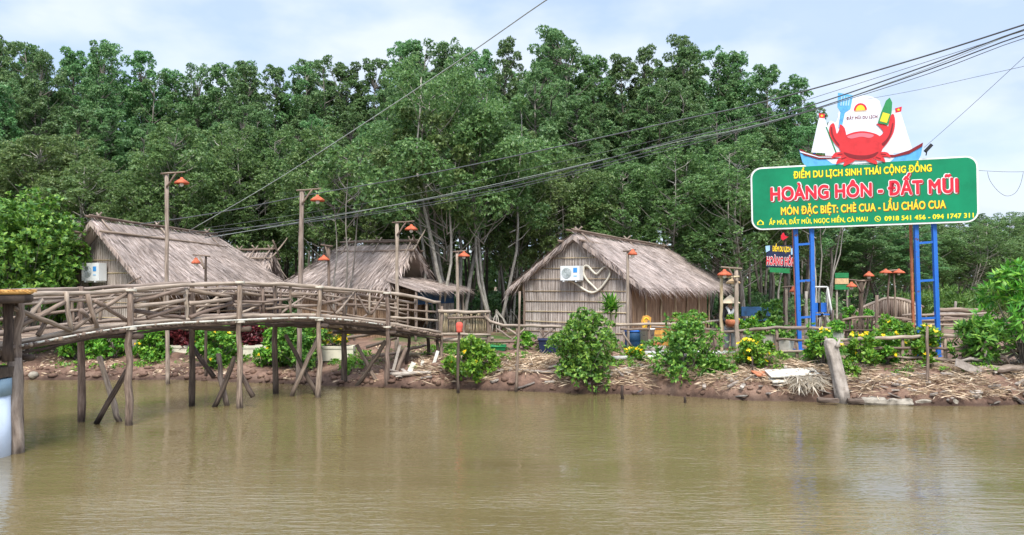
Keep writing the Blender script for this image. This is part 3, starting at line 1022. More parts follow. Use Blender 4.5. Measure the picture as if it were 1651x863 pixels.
bush('garden_plant', 'yellow-green plant hung on the fence next to the hat figure', 'plant', P(1213, 535, 22.6), 0.8, 0.38, 150, 0.1, 'leaf_lime', 9, None, 4, seed=81)
bush('garden_plant', 'clipped green shrub by the far arched bridge', 'plant', G(1400, 30.0), 0.7, 1.0, 230, 0.1, 'leaf_lime', 10, seed=82)
bush('garden_plant', 'upright green shrub before the notice board', 'plant', G(1369, 29.5), 0.55, 1.35, 240, 0.11, 'leaf_lime', 12, seed=83)
bush('garden_plant', 'low weeds by the grey log near the slim stake', 'plant', G(848, 23.6), 0.9, 0.45, 150, 0.1, 'leaf_lime', 9, seed=84)
for i, (px, d, w, h) in enumerate([(1535, 40, 3.5, 1.5), (1600, 42, 4.0, 1.7), (1490, 43, 3.0, 1.3)]):
    bush('reed_clump', ['pale reeds beyond the stacked poles', 'pale reeds behind the tall bank-end shrub', 'pale reeds behind the second pair of blue legs'][i], 'reeds', G(px, d), w, h, 420, 0.4, 'grass', 16, seed=90 + i, ratio=0.12, spread=(10, 50))

# the strappy plant on a post before the gable
t = thing('dracaena_plant', 'strappy lime green plant on a pale stem before the gable', 'plant', G(985, 22.4))
b0 = origin_of(t)
mb = MB(); top = P(985, 503, 22.4)
mb.tube([b0, top], [0.05, 0.04], 8)
mb.build('stem', M['bamboo_rail'], t, True)
n = 130
cen = np.repeat(np.array([tuple(top - b0)]), n, axis=0) + RNG.normal(size=(n, 3)) * np.array([0.06, 0.06, 0.1]) + np.array([0, 0, 0.12])
g = RNG.uniform(0, 6.28, n); el = RNG.uniform(-0.3, 1.3, n)
dv = np.stack([np.cos(g) * np.cos(el), np.sin(g) * np.cos(el), np.sin(el)], axis=1)
sd = unit(np.cross(dv, np.array([0, 0, 1.0]) + RNG.normal(size=(n, 3)) * 0.1))
v, f = blades(cen, dv, sd, RNG.uniform(0.26, 0.5, n), np.full(n, 0.085))
arr_mesh('foliage', v, f, M['leaf_lime'], t)

# ------------------------------------------------------------------ thatched huts
random.seed(21)


def thatch_plane(mb_base, bl, r0, r1, e0, e1, nrm, rows, per_m, L=0.62, lift=0.035, fringe=True):
    """courses of straw laid down a roof plane from ridge r0-r1 to eave e0-e1"""
    n_len = max((r1 - r0).length, (e1 - e0).length)
    for k in range(rows):
        v = k / (rows - 0.5)                   # 0 at the eave
        a, b = e0.lerp(r0, v), e1.lerp(r1, v)
        cnt = int((b - a).length * per_m * 1.7)
        sl0 = (e0 - r0).normalized()
        for j in range(cnt):
            u = (j + rnd(0, 1)) / cnt
            p = a.lerp(b, u) + nrm * (lift + rnd(0, 0.03)) - sl0 * rnd(0.0, 0.3)
            sl = e0.lerp(e1, u) - r0.lerp(r1, u)
            d = (sl.normalized() + (b - a).normalized() * rnd(-0.22, 0.22) + nrm * rnd(-0.04, 0.07)).normalized()
            if k == 0: d = (d + V((0, 0, -rnd(0.0, 0.7))) + (b - a).normalized() * rnd(-.25, .25)).normalized()
            bl[0].append(p); bl[1].append(d); bl[2].append((b - a).normalized() + nrm * rnd(-.3, .3)); bl[3].append(L * rnd(0.5, 1.2)); bl[4].append(rnd(0.011, 0.032))


def rake_fringe(bl, r0, e0, out, per_m, L=0.5):
    n = int((e0 - r0).length * per_m)
    for j in range(n):
        u = (j + rnd(0, 1)) / n
        p = r0.lerp(e0, u) - out * rnd(0, 0.25) + V((0, 0, rnd(-0.05, 0.06)))
        sl = (e0 - r0).normalized()
        d = (sl * rnd(0.25, 0.9) + V((0, 0, -rnd(0.2, 0.9))) + out * rnd(-0.05, 0.55)).normalized()
        bl[0].append(p); bl[1].append(d); bl[2].append(out.cross(d).normalized() * 0.5 + out * 0.5); bl[3].append(L * rnd(0.45, 1.3)); bl[4].append(rnd(0.03, 0.075))


def blade_mesh(name, bl, mat, parent):
    o0 = np.array(tuple(origin_of(parent)))
    d = unit(np.array([tuple(x) for x in bl[1]]))
    s = np.array([tuple(x) for x in bl[2]])
    s = unit(s - d * np.sum(s * d, axis=1, keepdims=True))
    v, f = blades(np.array([tuple(x) for x in bl[0]]) - o0, d, s, np.array(bl[3]), np.array(bl[4]), 0.25, 0.35)
    return arr_mesh(name, v, f, mat, parent)


class Frame:
    """hut frame: o near gable centre on the ground, l along the ridge away, w to the side"""
    def __init__(s, o, l):
        s.o = V(o); s.l = V((l[0], l[1], 0)).normalized(); s.w = V((s.l.y, -s.l.x, 0))

    def p(s, w, l, z):
        return s.o + s.w * w + s.l * l + V((0, 0, z))


def thatch_roof(root, F, half, l0, l1e, l1r, zr0, zr1, ze, rows, per_m, mat='thatch', rake0=True, rake1=True, sides=(1, -1)):
    bl = ([], [], [], [], [])
    mb = MB()
    for sd in sides:
        r0, r1 = F.p(0, l0, zr0), F.p(0, l1r, zr1)
        e0, e1 = F.p(sd * half, l0, ze), F.p(sd * half, l1e, ze)
        n = (e0 - r0).cross(r1 - r0).normalized()
        if n.z < 0: n = -n
        th = n * 0.14
        N = 10
        tops = []
        mb.hexa([r0 - th, e0 - th, e1 - th, r1 - th, r0, e0, e1, r1] if sd > 0 else [e0 - th, r0 - th, r1 - th, e1 - th, e0, r0, r1, e1])
        thatch_plane(mb, bl, r0, r1, e0, e1, n, rows, per_m)
        if rake0: rake_fringe(bl, r0, e0, -F.l, 62, 0.55)
        if rake1: rake_fringe(bl, r1, e1, F.l, 45, 0.55)
    if abs(l1e - l1r) > 0.6:                       # sloping far end
        r1 = F.p(0, l1r, zr1); a, b = F.p(half, l1e, ze), F.p(-half, l1e, ze)
        n = (a - r1).cross(b - r1).normalized()
        if n.z < 0: n = -n
        mb.prism([r1, a, b] if (a - r1).cross(b - r1).z > 0 else [r1, b, a], n, 0.1)
        thatch_plane(mb, bl, r1, r1, a, b, n, rows, per_m)
    ro = mb.build('roof', M[mat], root)
    blade_mesh('thatch_leaves', bl, M[mat], ro)
    return ro


def ridge_poles(root, F, zr0, zr1, l0, l1, drop=0.35, half=0.42):
    for sd, zz, wob in ((0.10, 0.16, 0.1), (-0.10, 0.14, 0.1), (half, -drop + 0.12, 0.2), (-half, -drop + 0.12, 0.2)):
        MB().stick(F.p(sd, l0 - 0.12, zr0 + zz), F.p(sd, l1 + 0.1, zr1 + zz), 0.042, 0.034, seg=7).build('ridge_pole', M['wood'], root, True)
    for t in (0.06, 0.5, 0.94):
        l = l0 + (l1 - l0) * t
        z = zr0 + (zr1 - zr0) * t
        for sd in (1, -1):
            MB().stick(F.p(-sd * 0.16, l + sd * .03, z + 0.30), F.p(sd * 0.55, l + sd * .03, z - 0.33), 0.03, 0.03).build('ridge_clamp', M['wood_pale'], root, True)


def wall_quad(name, root, pts, mat, th=0.05, nrm=None, u0=0.0):
    """upright wall: outline pts seen from outside, uv in metres"""
    pts = [V(p) for p in pts]
    n = (pts[1] - pts[0]).cross(pts[2] - pts[0]).normalized() if nrm is None else nrm
    mb = MB()
    k = len(pts)
    ax = (pts[1] - pts[0]); ax.z = 0; ax.normalize()
    mb.v = pts + [p - n * th for p in pts]
    uv = [((p - pts[0]).dot(ax) + u0, p.z) for p in pts]
    mb.f.append(tuple(range(k))); mb.uv.append(tuple(uv))
    mb.f.append(tuple(range(2 * k - 1, k - 1, -1))); mb.uv.append(tuple(reversed(uv)))
    for i in range(k):
        j = (i + 1) % k
        mb.f.append((j, i, k + i, k + j)); mb.uv.append((uv[j], uv[i], uv[i], uv[j]))
    return mb.build(name, mat, root)


def battens(root, F, spans, l, out, r=0.016, mat='bamboo_rail'):
    for z, w0, w1 in spans:
        MB().stick(F.p(w0, l, z) + out * 0.02, F.p(w1, l, z) + out * 0.02, r, r, seg=5, wob=0.2, n=5).build('batten', M[mat], root, True)


# --- the hut with the heart
z0 = 1.0
Fh = Frame((2.22, 27.1, 0), (0.53, 0.848))
hut = thing('thatched_hut', 'long thatched hut with a woven bamboo gable carrying a hose heart', 'hut', Fh.p(0, 0, z0), 'thatched huts')
thatch_roof(hut, Fh, 2.62, -0.22, 9.8, 9.3, 4.66, 4.46, 2.80, 13, 26)
ridge_poles(hut, Fh, 4.66, 4.46, -0.35, 9.3)
wall_quad('gable_wall', hut, [Fh.p(-2.1, 0, z0 - 0.1), Fh.p(2.1, 0, z0 - 0.1), Fh.p(2.1, 0, 3.02), Fh.p(0, 0, 4.45), Fh.p(-2.1, 0, 3.02)], M['bwall'], nrm=-Fh.l)
wall_quad('side_wall', hut, [Fh.p(2.1, 0.03, z0 - 0.1), Fh.p(2.1, 8, z0 - 0.1), Fh.p(2.1, 8, 3.08), Fh.p(2.1, 0.03, 3.08)], M['bwall_brown'], nrm=Fh.w)
wall_quad('side_wall', hut, [Fh.p(-2.1, 8, z0 - 0.1), Fh.p(-2.1, 0.03, z0 - 0.1), Fh.p(-2.1, 0.03, 3.08), Fh.p(-2.1, 8, 3.08)], M['bwall_brown'], nrm=-Fh.w)
wall_quad('rear_wall', hut, [Fh.p(2.0, 8, z0 - 0.1), Fh.p(-2.0, 8, z0 - 0.1), Fh.p(-2.0, 8, 3.1), Fh.p(0, 8, 4.3), Fh.p(2.0, 8, 3.1)], M['bwall_brown'], nrm=Fh.l)
battens(hut, Fh, [(z, -min(2.1, (4.5 - z) / 0.69), min(2.1, (4.5 - z) / 0.69)) for z in (1.25, 1.6, 1.95, 2.32, 2.68, 3.1, 3.5, 3.85)], 0, -Fh.l)
for w in (-2.1, 2.1):
    MB().stick(Fh.p(w, -0.03, z0 - 0.2), Fh.p(w, -0.03, 3.1), 0.05).build('corner_post', M['wood'], hut, True)
for l in (1.2, 2.6, 4.0, 5.4, 6.8, 8.0):
    MB().stick(Fh.p(2.16, l, z0 - 0.1), Fh.p(2.16, l, 3.1), 0.035, 0.03).build('wall_post', M['bamboo_rail'], hut, True)
for l in (9.4,):
    for w in (-2.2, 2.2):
        MB().stick(Fh.p(w, l, z0 - 0.2), Fh.p(w, l, 2.9), 0.055).build('verandah_post', M['wood_dark'], hut, True)

# --- the big hut beyond the bridge
zg = 0.85
Fl = Frame((-14.05 + .395 * .4, 26.0 + .919 * .4, 0), (.395, .919))
hut2 = thing('thatched_hut', 'big hut with a broad thatch slope and a ridge of lashed poles beyond the bridge', 'hut', Fl.p(0, 0, zg), 'thatched huts')
thatch_roof(hut2, Fl, 2.55, -0.5, 6.6, 5.1, 5.06, 4.80, 2.78, 15, 27)
ridge_poles(hut2, Fl, 5.06, 4.80, -0.5, 5.0, 0.5, 0.6)
wall_quad('gable_wall', hut2, [Fl.p(-2.0, 0, zg - 0.3), Fl.p(2.0, 0, zg - 0.3), Fl.p(2.0, 0, 3.1), Fl.p(0, 0, 4.8), Fl.p(-2.0, 0, 3.1)], M['bwall'], nrm=-Fl.l)
wall_quad('side_wall', hut2, [Fl.p(2.0, 0.03, zg - 0.3), Fl.p(2.0, 2.6, zg - 0.3), Fl.p(2.0, 2.6, 3.15), Fl.p(2.0, 0.03, 3.15)], M['bwall_brown'], nrm=Fl.w)
wall_quad('side_wall', hut2, [Fl.p(2.0, 3.6, zg - 0.3), Fl.p(2.0, 6.0, zg - 0.3), Fl.p(2.0, 6.0, 3.15), Fl.p(2.0, 3.6, 3.15)], M['bwall'], nrm=Fl.w)
wall_quad('side_wall', hut2, [Fl.p(-2.0, 6, zg - 0.3), Fl.p(-2.0, 0.03, zg - 0.3), Fl.p(-2.0, 0.03, 3.15), Fl.p(-2.0, 6, 3.15)], M['bwall_brown'], nrm=-Fl.w)
wall_quad('rear_wall', hut2, [Fl.p(1.94, 6, zg - 0.3), Fl.p(-1.94, 6, zg - 0.3), Fl.p(-1.94, 6, 3.1), Fl.p(1.94, 6, 3.1)], M['bwall_brown'], nrm=Fl.l)
battens(hut2, Fl, [(z, -min(2.0, (4.85 - z) / 0.85), min(2.0, (4.85 - z) / 0.85)) for z in (1.3, 1.8, 2.3, 2.8, 3.3, 3.75)], 0, -Fl.l, 0.02)
for l in (0, 1.3, 2.6, 3.6, 4.8, 6.0):
    MB().stick(Fl.p(2.06, l, zg - 0.2), Fl.p(2.06, l, 3.1), 0.05).build('wall_post', M['wood'], hut2, True)
MB().stick(Fl.p(2.07, 0, 1.95), Fl.p(2.07, 6, 1.95), 0.03).build('wall_rail', M['bamboo_rail'], hut2, True)
MB().stick(Fl.p(1.2, -0.35, 2.75), Fl.p(2.3, -0.5, 3.15), 0.03).build('eave_strut', M['wood'], hut2, True)

# --- the hut with the open dark gable
zm = 1.0
Fm = Frame((-3.9, 29.2, 0), (-.945, .327))
hut3 = thing('thatched_hut', 'small A-frame hut with an open dark gable and a lean-to eave', 'hut', Fm.p(0, 0, zm), 'thatched huts')
thatch_roof(hut3, Fm, 2.15, -0.25, 4.2, 2.75, 4.42, 4.42, 2.78, 11, 27)
ridge_poles(hut3, Fm, 4.42, 4.42, -0.3, 2.8, 0.35, 0.4)
wall_quad('side_wall', hut3, [Fm.p(-1.7, 3.6, zm - 0.1), Fm.p(-1.7, 0.0, zm - 0.1), Fm.p(-1.7, 0.0, 3.05), Fm.p(-1.7, 3.6, 3.05)], M['bwall_brown'], nrm=-Fm.w)
wall_quad('side_wall', hut3, [Fm.p(1.7, 0, zm - 0.1), Fm.p(1.7, 3.6, zm - 0.1), Fm.p(1.7, 3.6, 3.05), Fm.p(1.7, 0, 3.05)], M['bwall_brown'], nrm=Fm.w)
wall_quad('rear_wall', hut3, [Fm.p(1.64, 3.6, zm - 0.1), Fm.p(-1.64, 3.6, zm - 0.1), Fm.p(-1.64, 3.6, 3.0), Fm.p(1.64, 3.6, 3.0)], M['bwall_brown'], nrm=Fm.l)
wall_quad('gable_wall', hut3, [Fm.p(-1.64, 0.5, zm - 0.1), Fm.p(1.64, 0.5, zm - 0.1), Fm.p(1.64, 0.5, 2.75), Fm.p(-1.64, 0.5, 2.75)], M['bwall_brown'], nrm=-Fm.l)
wall_quad('tarp', hut3, [Fm.p(-1.3, -1.05, 2.2), Fm.p(1.9, -1.05, 2.2), Fm.p(1.9, -1.05, 2.72), Fm.p(-1.3, -1.05, 2.72)], M['bluetarp'], 0.02, -Fm.l)
mb = MB()
for k in range(20):
    w = 0.3 + k * 0.085
    mb.bar(Fm.p(w, -1.02, zm), Fm.p(w, -1.02, 2.25), 0.06, 0.02, -Fm.l)
mb.build('slat_wall', M['plank'], hut3)
bl = ([], [], [], [], [])
mb = MB()
r0, r1, e0, e1 = Fm.p(-1.95, -0.1, 3.12), Fm.p(2.2, -0.1, 3.12), Fm.p(-2.1, -1.5, 2.72), Fm.p(2.4, -1.5, 2.72)
n = (e0 - r0).cross(r1 - r0).normalized()
if n.z < 0: n = -n
mb.hexa([e0 - n * .07, e1 - n * .07, r1 - n * .07, r0 - n * .07, e0, e1, r1, r0])
aw = mb.build('awning', M['thatch'], hut3)
thatch_plane(None, bl, r0, r1, e0, e1, n, 6, 28, 0.5)
blade_mesh('thatch_leaves', bl, M['thatch'], aw)
for w in (-2.0, 0.0, 2.2):
    MB().stick(Fm.p(w, -1.3, zm - .1), Fm.p(w, -1.3, 2.75), 0.05).build('awning_post', M['wood_pale'], hut3, True)
MB().stick(Fm.p(-0.35, -0.32, 4.15), Fm.p(0.55, -0.45, 5.05), 0.035).build('crossed_pole', M['wood_pale'], hut3, True)
MB().stick(Fm.p(0.35, -0.34, 4.15), Fm.p(-0.5, -0.42, 4.75), 0.03).build('crossed_pole', M['wood'], hut3, True)
MB().stick(Fm.p(0.1, -0.34, 4.35), Fm.p(1.9, -0.34, 2.95), 0.045).build('bargeboard', M['wood_dark'], hut3, True)

# --- the little A-frame shelter
Fs = Frame((-10.26, 33.0, 0), (-.95, .31))
hut4 = thing('thatched_hut', 'little A-frame shelter with a steep thatch and dark navy opening', 'hut', Fs.p(0, 0, 1.0), 'thatched huts')
thatch_roof(hut4, Fs, 1.25, -0.1, 1.9, 1.7, 4.30, 4.30, 2.6, 9, 26)
ridge_poles(hut4, Fs, 4.30, 4.30, -0.1, 1.7, 0.4, 0.35)
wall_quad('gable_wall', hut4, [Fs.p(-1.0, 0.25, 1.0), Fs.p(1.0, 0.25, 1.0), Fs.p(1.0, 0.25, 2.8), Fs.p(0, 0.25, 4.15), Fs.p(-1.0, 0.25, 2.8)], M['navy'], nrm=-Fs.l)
wall_quad('rear_wall', hut4, [Fs.p(1.0, 1.8, 1.0), Fs.p(-1.0, 1.8, 1.0), Fs.p(-1.0, 1.8, 2.8), Fs.p(0, 1.8, 4.15), Fs.p(1.0, 1.8, 2.8)], M['bwall_brown'], nrm=Fs.l)
for w in (-1.05, 1.05):
    for l in (0.2, 1.7):
        MB().stick(Fs.p(w, l, 0.9), Fs.p(w, l, 2.75), 0.05).build('post', M['wood_dark'], hut4, True)
MB().stick(Fs.p(-0.2, -0.2, 4.1), Fs.p(0.75, -0.3, 4.95), 0.035).build('crossed_pole', M['wood_pale'], hut4, True)
MB().stick(Fs.p(0.2, -0.25, 4.1), Fs.p(-0.3, -0.3, 4.8), 0.04).build('crossed_pole', M['wood_pale'], hut4, True)

# --- air conditioners on the gables, hose heart


def air_con(label, F, w, z, size=(0.74, 0.5, 0.3)):
    c = F.p(w, -0.24, z)
    root = thing('air_conditioner', label, 'air conditioner', c - V((0, 0, size[1] / 2)), 'air conditioners on hut gables')
    rz = math.atan2(F.w.y, F.w.x)
    MB().box(c, size[0], size[2], size[1], rz).build('casing', M['ac'], root)
    f = c - F.l * (size[2] / 2 + 0.004)
    mb = MB()
    ctr = f - F.w * 0.13
    ring = [ctr + F.w * (0.19 * math.cos(g)) + V((0, 0, 0.19 * math.sin(g))) for g in np.linspace(0, 2 * math.pi, 24, endpoint=False)]
    mb.prism(ring, -F.l, 0.004)
    gr = mb.build('fan_grille', M['grille'], root)
    mb = MB()
    for k in range(5):
        r = 0.03 + k * 0.035
        pts = [ctr - F.l * 0.006 + F.w * (r * math.cos(g)) + V((0, 0, r * math.sin(g))) for g in np.linspace(0, 2 * math.pi, 17)]
        mb.tube(pts, 0.006, 4, False)
    mb.build('grille_wire', M['ac'], gr)
    lb = f + F.w * 0.21 + V((0, 0, 0.1))
    MB().box(lb, 0.15, 0.006, 0.16, rz).build('maker_label', M['label_blue'], root)
    MB().box(f + F.w * 0.21 + V((0, 0, -0.1)), 0.13, 0.006, 0.05, rz).build('energy_label', M['paleblue'], root)
    for s in (-0.24, 0.24):
        MB().bar(F.p(w + s, -0.42, z - size[1] / 2 - 0.03), F.p(w + s, 0.0, z - size[1] / 2 - 0.03), 0.04, 0.04).build('bracket', M['ac'], root)
    return root


air_con('white air conditioner on the gable beside the hose heart', Fh, -0.02, 3.31)
air_con('white air conditioner on the gable of the hut by the round bush', Fl, -0.15, 3.34, (0.82, 0.6, 0.3))
MB_h = MB()
hp = [(925, 447), (936, 452), (948, 461), (962, 467), (974, 462), (985, 449), (991, 438), (990, 429), (984, 425), (977, 430), (970, 437), (963, 432), (956, 424), (950, 425), (949, 436), (954, 446), (963, 455), (972, 464)]
pts = []
for px, py in [(a - 8, b + 5) for a, b in hp]:
    # where that sight line meets the gable, 6 cm proud
    d = 26.0
    for it in range(30):
        q = P(px, py, d)
        d += (Fh.o - q).dot(Fh.l) / Fh.l.y - 0.07 / Fh.l.y
        if abs((q - Fh.o).dot(Fh.l) + 0.07) < 1e-4: break
    pts.append(q)
cp = []
for i in range(len(pts) - 1):
    a, b = pts[max(0, i - 1)], pts[min(len(pts) - 1, i + 2)]
    for t in (0, 0.33, 0.66):
        m1, m2 = (pts[i + 1] - a) / 2, (b - pts[i]) / 2
        h = t * t * (3 - 2 * t)
        cp.append(pts[i] * (2 * t ** 3 - 3 * t * t + 1) + m1 * (t ** 3 - 2 * t * t + t) + pts[i + 1] * (-2 * t ** 3 + 3 * t * t) + m2 * (t ** 3 - t * t))
cp.append(pts[-1])
tag(MB_h.tube(cp, 0.038, 8).build('insulated_hose', M['hose'], None, True), 'cream hose bent into a heart on the bamboo gable', 'hose')

# ------------------------------------------------------------------ the wooden bridge
random.seed(33)
FR = [(-8.66, 11.8, 1.70, .95), (-8.59, 13.5, 1.82, .87), (-7.88, 16, 2.02, .75), (-6.41, 18.2, 2.06, .88), (-5.0, 20, 2.03, .80), (-3.58, 22, 1.74, .92), (-2.15, 23.3, 1.38, .98)]
BK = [(-9.95, 12.1, 1.70, .95), (-9.9, 13.9, 1.82, .87), (-9.07, 16.3, 2.02, .78), (-7.63, 18.5, 2.06, .86), (-6.3, 20.6, 2.03, .82), (-4.86, 22.3, 1.74, .92), (-3.2, 24.0, 1.38, .98)]


def along(T, s, c):
    return float(np.interp(s, range(len(T)), [t[c] for t in T]))


def smooth_pt(T, s, dz=0.0, rail=0.0):
    """catmull-rom through the bridge's control points"""
    i = int(max(0, min(len(T) - 2, math.floor(s))))
    t = s - i
    q = [T[max(0, min(len(T) - 1, i + k))] for k in (-1, 0, 1, 2)]
    r = []
    for c in range(4):
        a, b, cc, d = (x[c] for x in q)
        r.append(0.5 * (2 * b + (cc - a) * t + (2 * a - 5 * b + 4 * cc - d) * t * t + (3 * b - a - 3 * cc + d) * t ** 3))
    return V((r[0], r[1], r[2] + dz + rail * r[3]))


SS = np.linspace(0, 6, 121)


def on_side(T, px, py, off=0.0):
    """point of the bridge's side face seen at a photo pixel"""
    best = min(SS, key=lambda s: abs(825.5 + along(T, s, 0) / along(T, s, 1) * FPX - px))
    d = smooth_pt(T, best).y + off
    return P(px, py, d)


bridge = thing('wooden_bridge', 'long arched footbridge of crooked branches on stilts over the water', 'bridge', (-8.0, 15.0, 0))
mb = MB()
sl = np.linspace(0.0, 6.0, 150)
for i in range(len(sl) - 1):
    s = sl[i]
    a, b = smooth_pt(FR, s), smooth_pt(BK, s)
    out = (a - b).normalized() * rnd(0.03, 0.2)
    mb.stick(a + out, b - out, rnd(0.028, 0.042), None, seg=3, wob=0.2, n=6)
mb.build('deck_planking', M['wood'], bridge, True)
for T in (FR, BK):
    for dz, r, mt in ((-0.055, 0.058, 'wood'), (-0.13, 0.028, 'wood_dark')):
        pts = [smooth_pt(T, s, dz) + V((rnd(-.015, .015), 0, rnd(-.02, .02))) for s in np.linspace(0, 6, 30)]
        MB().tube(pts, [r * rnd(0.72, 1.2) for _ in pts], 9).build('side_beam', M[mt], bridge, True)
    MB().tube([smooth_pt(T, s, 0.075) + V((0, 0, rnd(-.022, .022))) for s in np.linspace(0, 6, 22)], [0.05 * rnd(0.75, 1.2) for _ in range(22)], 8).build('kerb_log', M['wood_pale'], bridge, True)
    for dz, r in ((0.0, 0.045), (-0.13, 0.03)):
        pts = [smooth_pt(T, s, dz, 1.0) + V((rnd(-.02, .02), 0, rnd(-.026, .026))) for s in np.linspace(0, 6, 30)]
        if dz < 0 and T is FR: pts = pts[:13]
        MB().tube(pts, [r * rnd(0.75, 1.22) for _ in pts], 8).build('handrail', M['wood_pale'], bridge, True)
# pale edge strip of the matting on the deck
pts = [smooth_pt(FR, s, 0.035) + V((0.1, -0.09, -0.03)) for s in np.linspace(1.0, 4.9, 24)]
MB().tube(pts, [rnd(0.012, 0.03) for _ in pts], 5).build('edge_pole', M['board_white'], bridge, True)
# piles: the water-to-rail posts
piles = [(FR, 1, 30, 725, 0.115), (FR, 2, 210, 686, 0.085), (FR, 3, 385, 660, 0.08), (FR, 4, 513, 641, 0.078), (FR, 5, 622, 625, 0.078)]
for T, s, px, py, r in piles:
    q = smooth_pt(T, s)
    top = smooth_pt(T, s, 0.06, 1.0) + V((0.05, -0.08, 0))
    foot = V((q.x + (px - (825.5 + q.x / q.y * FPX)) / FPX * q.y + 0.03, q.y - 0.08, min(-0.25, ground_z(q.x, q.y) - 0.2)))
    MB().stick(foot, top, r * 1.0, r * 0.66, seg=10, wob=0.38, n=9).build('pile', M['wood'], bridge, True)
for s in (2, 3, 4, 5):
    for dz, rl in ((0.0, 1.0), (-0.04, 0.0)):
        c = smooth_pt(FR, s, dz, rl) + V((0.045, -0.07, 0))
        q = [c + V((0.105 * math.cos(g), 0.105 * math.sin(g), 0.014 * g / 6.28 - 0.02)) for g in np.linspace(0, 6.28 * 3, 34)]
        MB().tube(q, 0.011, 5).build('rope_lashing', M['hose'], bridge, True)
for s, px, top in [(1, -12, 1.0), (2, 130, 1.0), (3, 310, 1.0), (4, 443, 1.0), (5, 553, 1.0)]:
    q = smooth_pt(BK, s)
    foot = V((q.x + 0.02, q.y, min(-0.25, ground_z(q.x, q.y) - 0.2)))
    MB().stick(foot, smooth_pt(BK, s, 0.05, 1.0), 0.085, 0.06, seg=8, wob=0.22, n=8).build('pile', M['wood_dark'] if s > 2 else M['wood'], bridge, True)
q = smooth_pt(FR, 1)
MB().stick(V((q.x + 0.12, q.y - 0.22, -0.3)), V((q.x + 0.06, q.y - 0.2, 1.62)), 0.15, 0.1, seg=6, wob=0.2, n=9).build('pile', M['wood_pale'], bridge, True)
for s in (1, 2, 3, 4, 5):                         # cross bearers under the deck
    a, b = smooth_pt(FR, s, -0.2), smooth_pt(BK, s, -0.2)
    o = (a - b).normalized() * 0.3
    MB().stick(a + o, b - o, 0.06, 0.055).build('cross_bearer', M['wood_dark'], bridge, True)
# the crooked infill of the near railing, stick by stick
IN = [(21, 497, 115, 533), (13, 562, 68, 483), (25, 529, 105, 487), (61, 541, 73, 520), (107, 470, 115, 536), (115, 533, 206, 471), (141, 474, 157, 529), (130, 500, 150, 520), (153, 485, 208, 520),
      (214, 487, 296, 467), (214, 494, 298, 484), (216, 501, 298, 514), (237, 512, 296, 495), (300, 464, 301, 532), (306, 512, 375, 489), (306, 467, 371, 478), (306, 489, 373, 482),
      (379, 471, 424, 477), (379, 487, 440, 486), (379, 495, 424, 492), (424, 463, 425, 505), (443, 460, 444, 508), (430, 484, 468, 482), (428, 498, 468, 495),
      (470, 475, 512, 476), (474, 493, 513, 493), (468, 462, 469, 508), (516, 470, 542, 506), (542, 506, 571, 469), (571, 470, 574, 508), (518, 468, 567, 472), (574, 474, 594, 507),
      (598, 507, 620, 475), (574, 475, 618, 482), (595, 470, 596, 508), (625, 482, 669, 489), (641, 477, 641, 517), (670, 479, 670, 520), (688, 484, 688, 523), (626, 497, 703, 503), (626, 512, 706, 517),
      (545, 492, 600, 492), (520, 490, 560, 480), (600, 490, 660, 500)]
for i, (a, b, c, d) in enumerate(IN):
    big = 0.047 if a < 320 else 0.038
    MB().stick(on_side(FR, a, b, 0.05 * (i % 2)), on_side(FR, c, d, 0.05 * (i % 2)), big, big * 0.85, wob=0.3, n=7).build('railing_stick', M[('wood', 'wood_pale', 'wood')[i % 3]], bridge, True)
# far railing: posts, two rails and slanting sticks
for i, s in enumerate(np.arange(0.3, 6.0, 0.27)):
    jx = rnd(-.03, .03)
    MB().stick(smooth_pt(BK, s + jx, 0.02), smooth_pt(BK, s, -0.03, 1.0), 0.036, 0.03).build('railing_stick', M['wood'], bridge, True)
    if i % 2 == 0 and s < 5.5:
        MB().stick(smooth_pt(BK, s, 0.1), smooth_pt(BK, s + 0.42, -0.08, 1.0) if i % 4 else smooth_pt(BK, s + 0.4, 0.45), 0.034, 0.028).build('railing_stick', M['wood_pale'], bridge, True)
for dz in (0.32, 0.6):
    MB().tube([smooth_pt(BK, s, dz) + V((0, 0, rnd(-.03, .03))) for s in np.linspace(0.2, 6, 18)], [0.034] * 18, 7).build('mid_rail', M['wood'], bridge, True)
# slanting braces down in the water
BR = [(205, 597, 155, 676, 16.2, 'wood_dark'), (160, 575, 197, 680, 16.5, 'wood_pale'), (378, 575, 342, 656, 18.5, 'wood_dark'), (352, 570, 368, 654, 18.7, 'wood_pale'), (385, 595, 408, 632, 18.3, 'wood_dark'),
      (512, 545, 469, 636, 20.3, 'wood'), (460, 540, 514, 638, 20.5, 'wood_dark'), (622, 550, 566, 628, 22.2, 'wood_dark'), (575, 556, 617, 624, 22.3, 'wood'), (312, 560, 345, 600, 18.9, 'wood_dark'), (655, 560, 632, 612, 22.6, 'wood')]
for a, b, c, d, y, mt in BR:
    MB().stick(P(a, b, y), P(c, d + 8, y - 0.15), 0.055, 0.06, wob=0.4, n=8).build('diagonal_brace', M[mt], bridge, True)
for a, b, c, d, y in [(660, 540, 655, 590, 23.2), (690, 545, 692, 590, 23.6), (705, 540, 708, 600, 23.4)]:
    MB().stick(P(a, b, y), P(c, d, y), 0.05, 0.05).build('landing_post', M['wood_dark'], bridge, True)

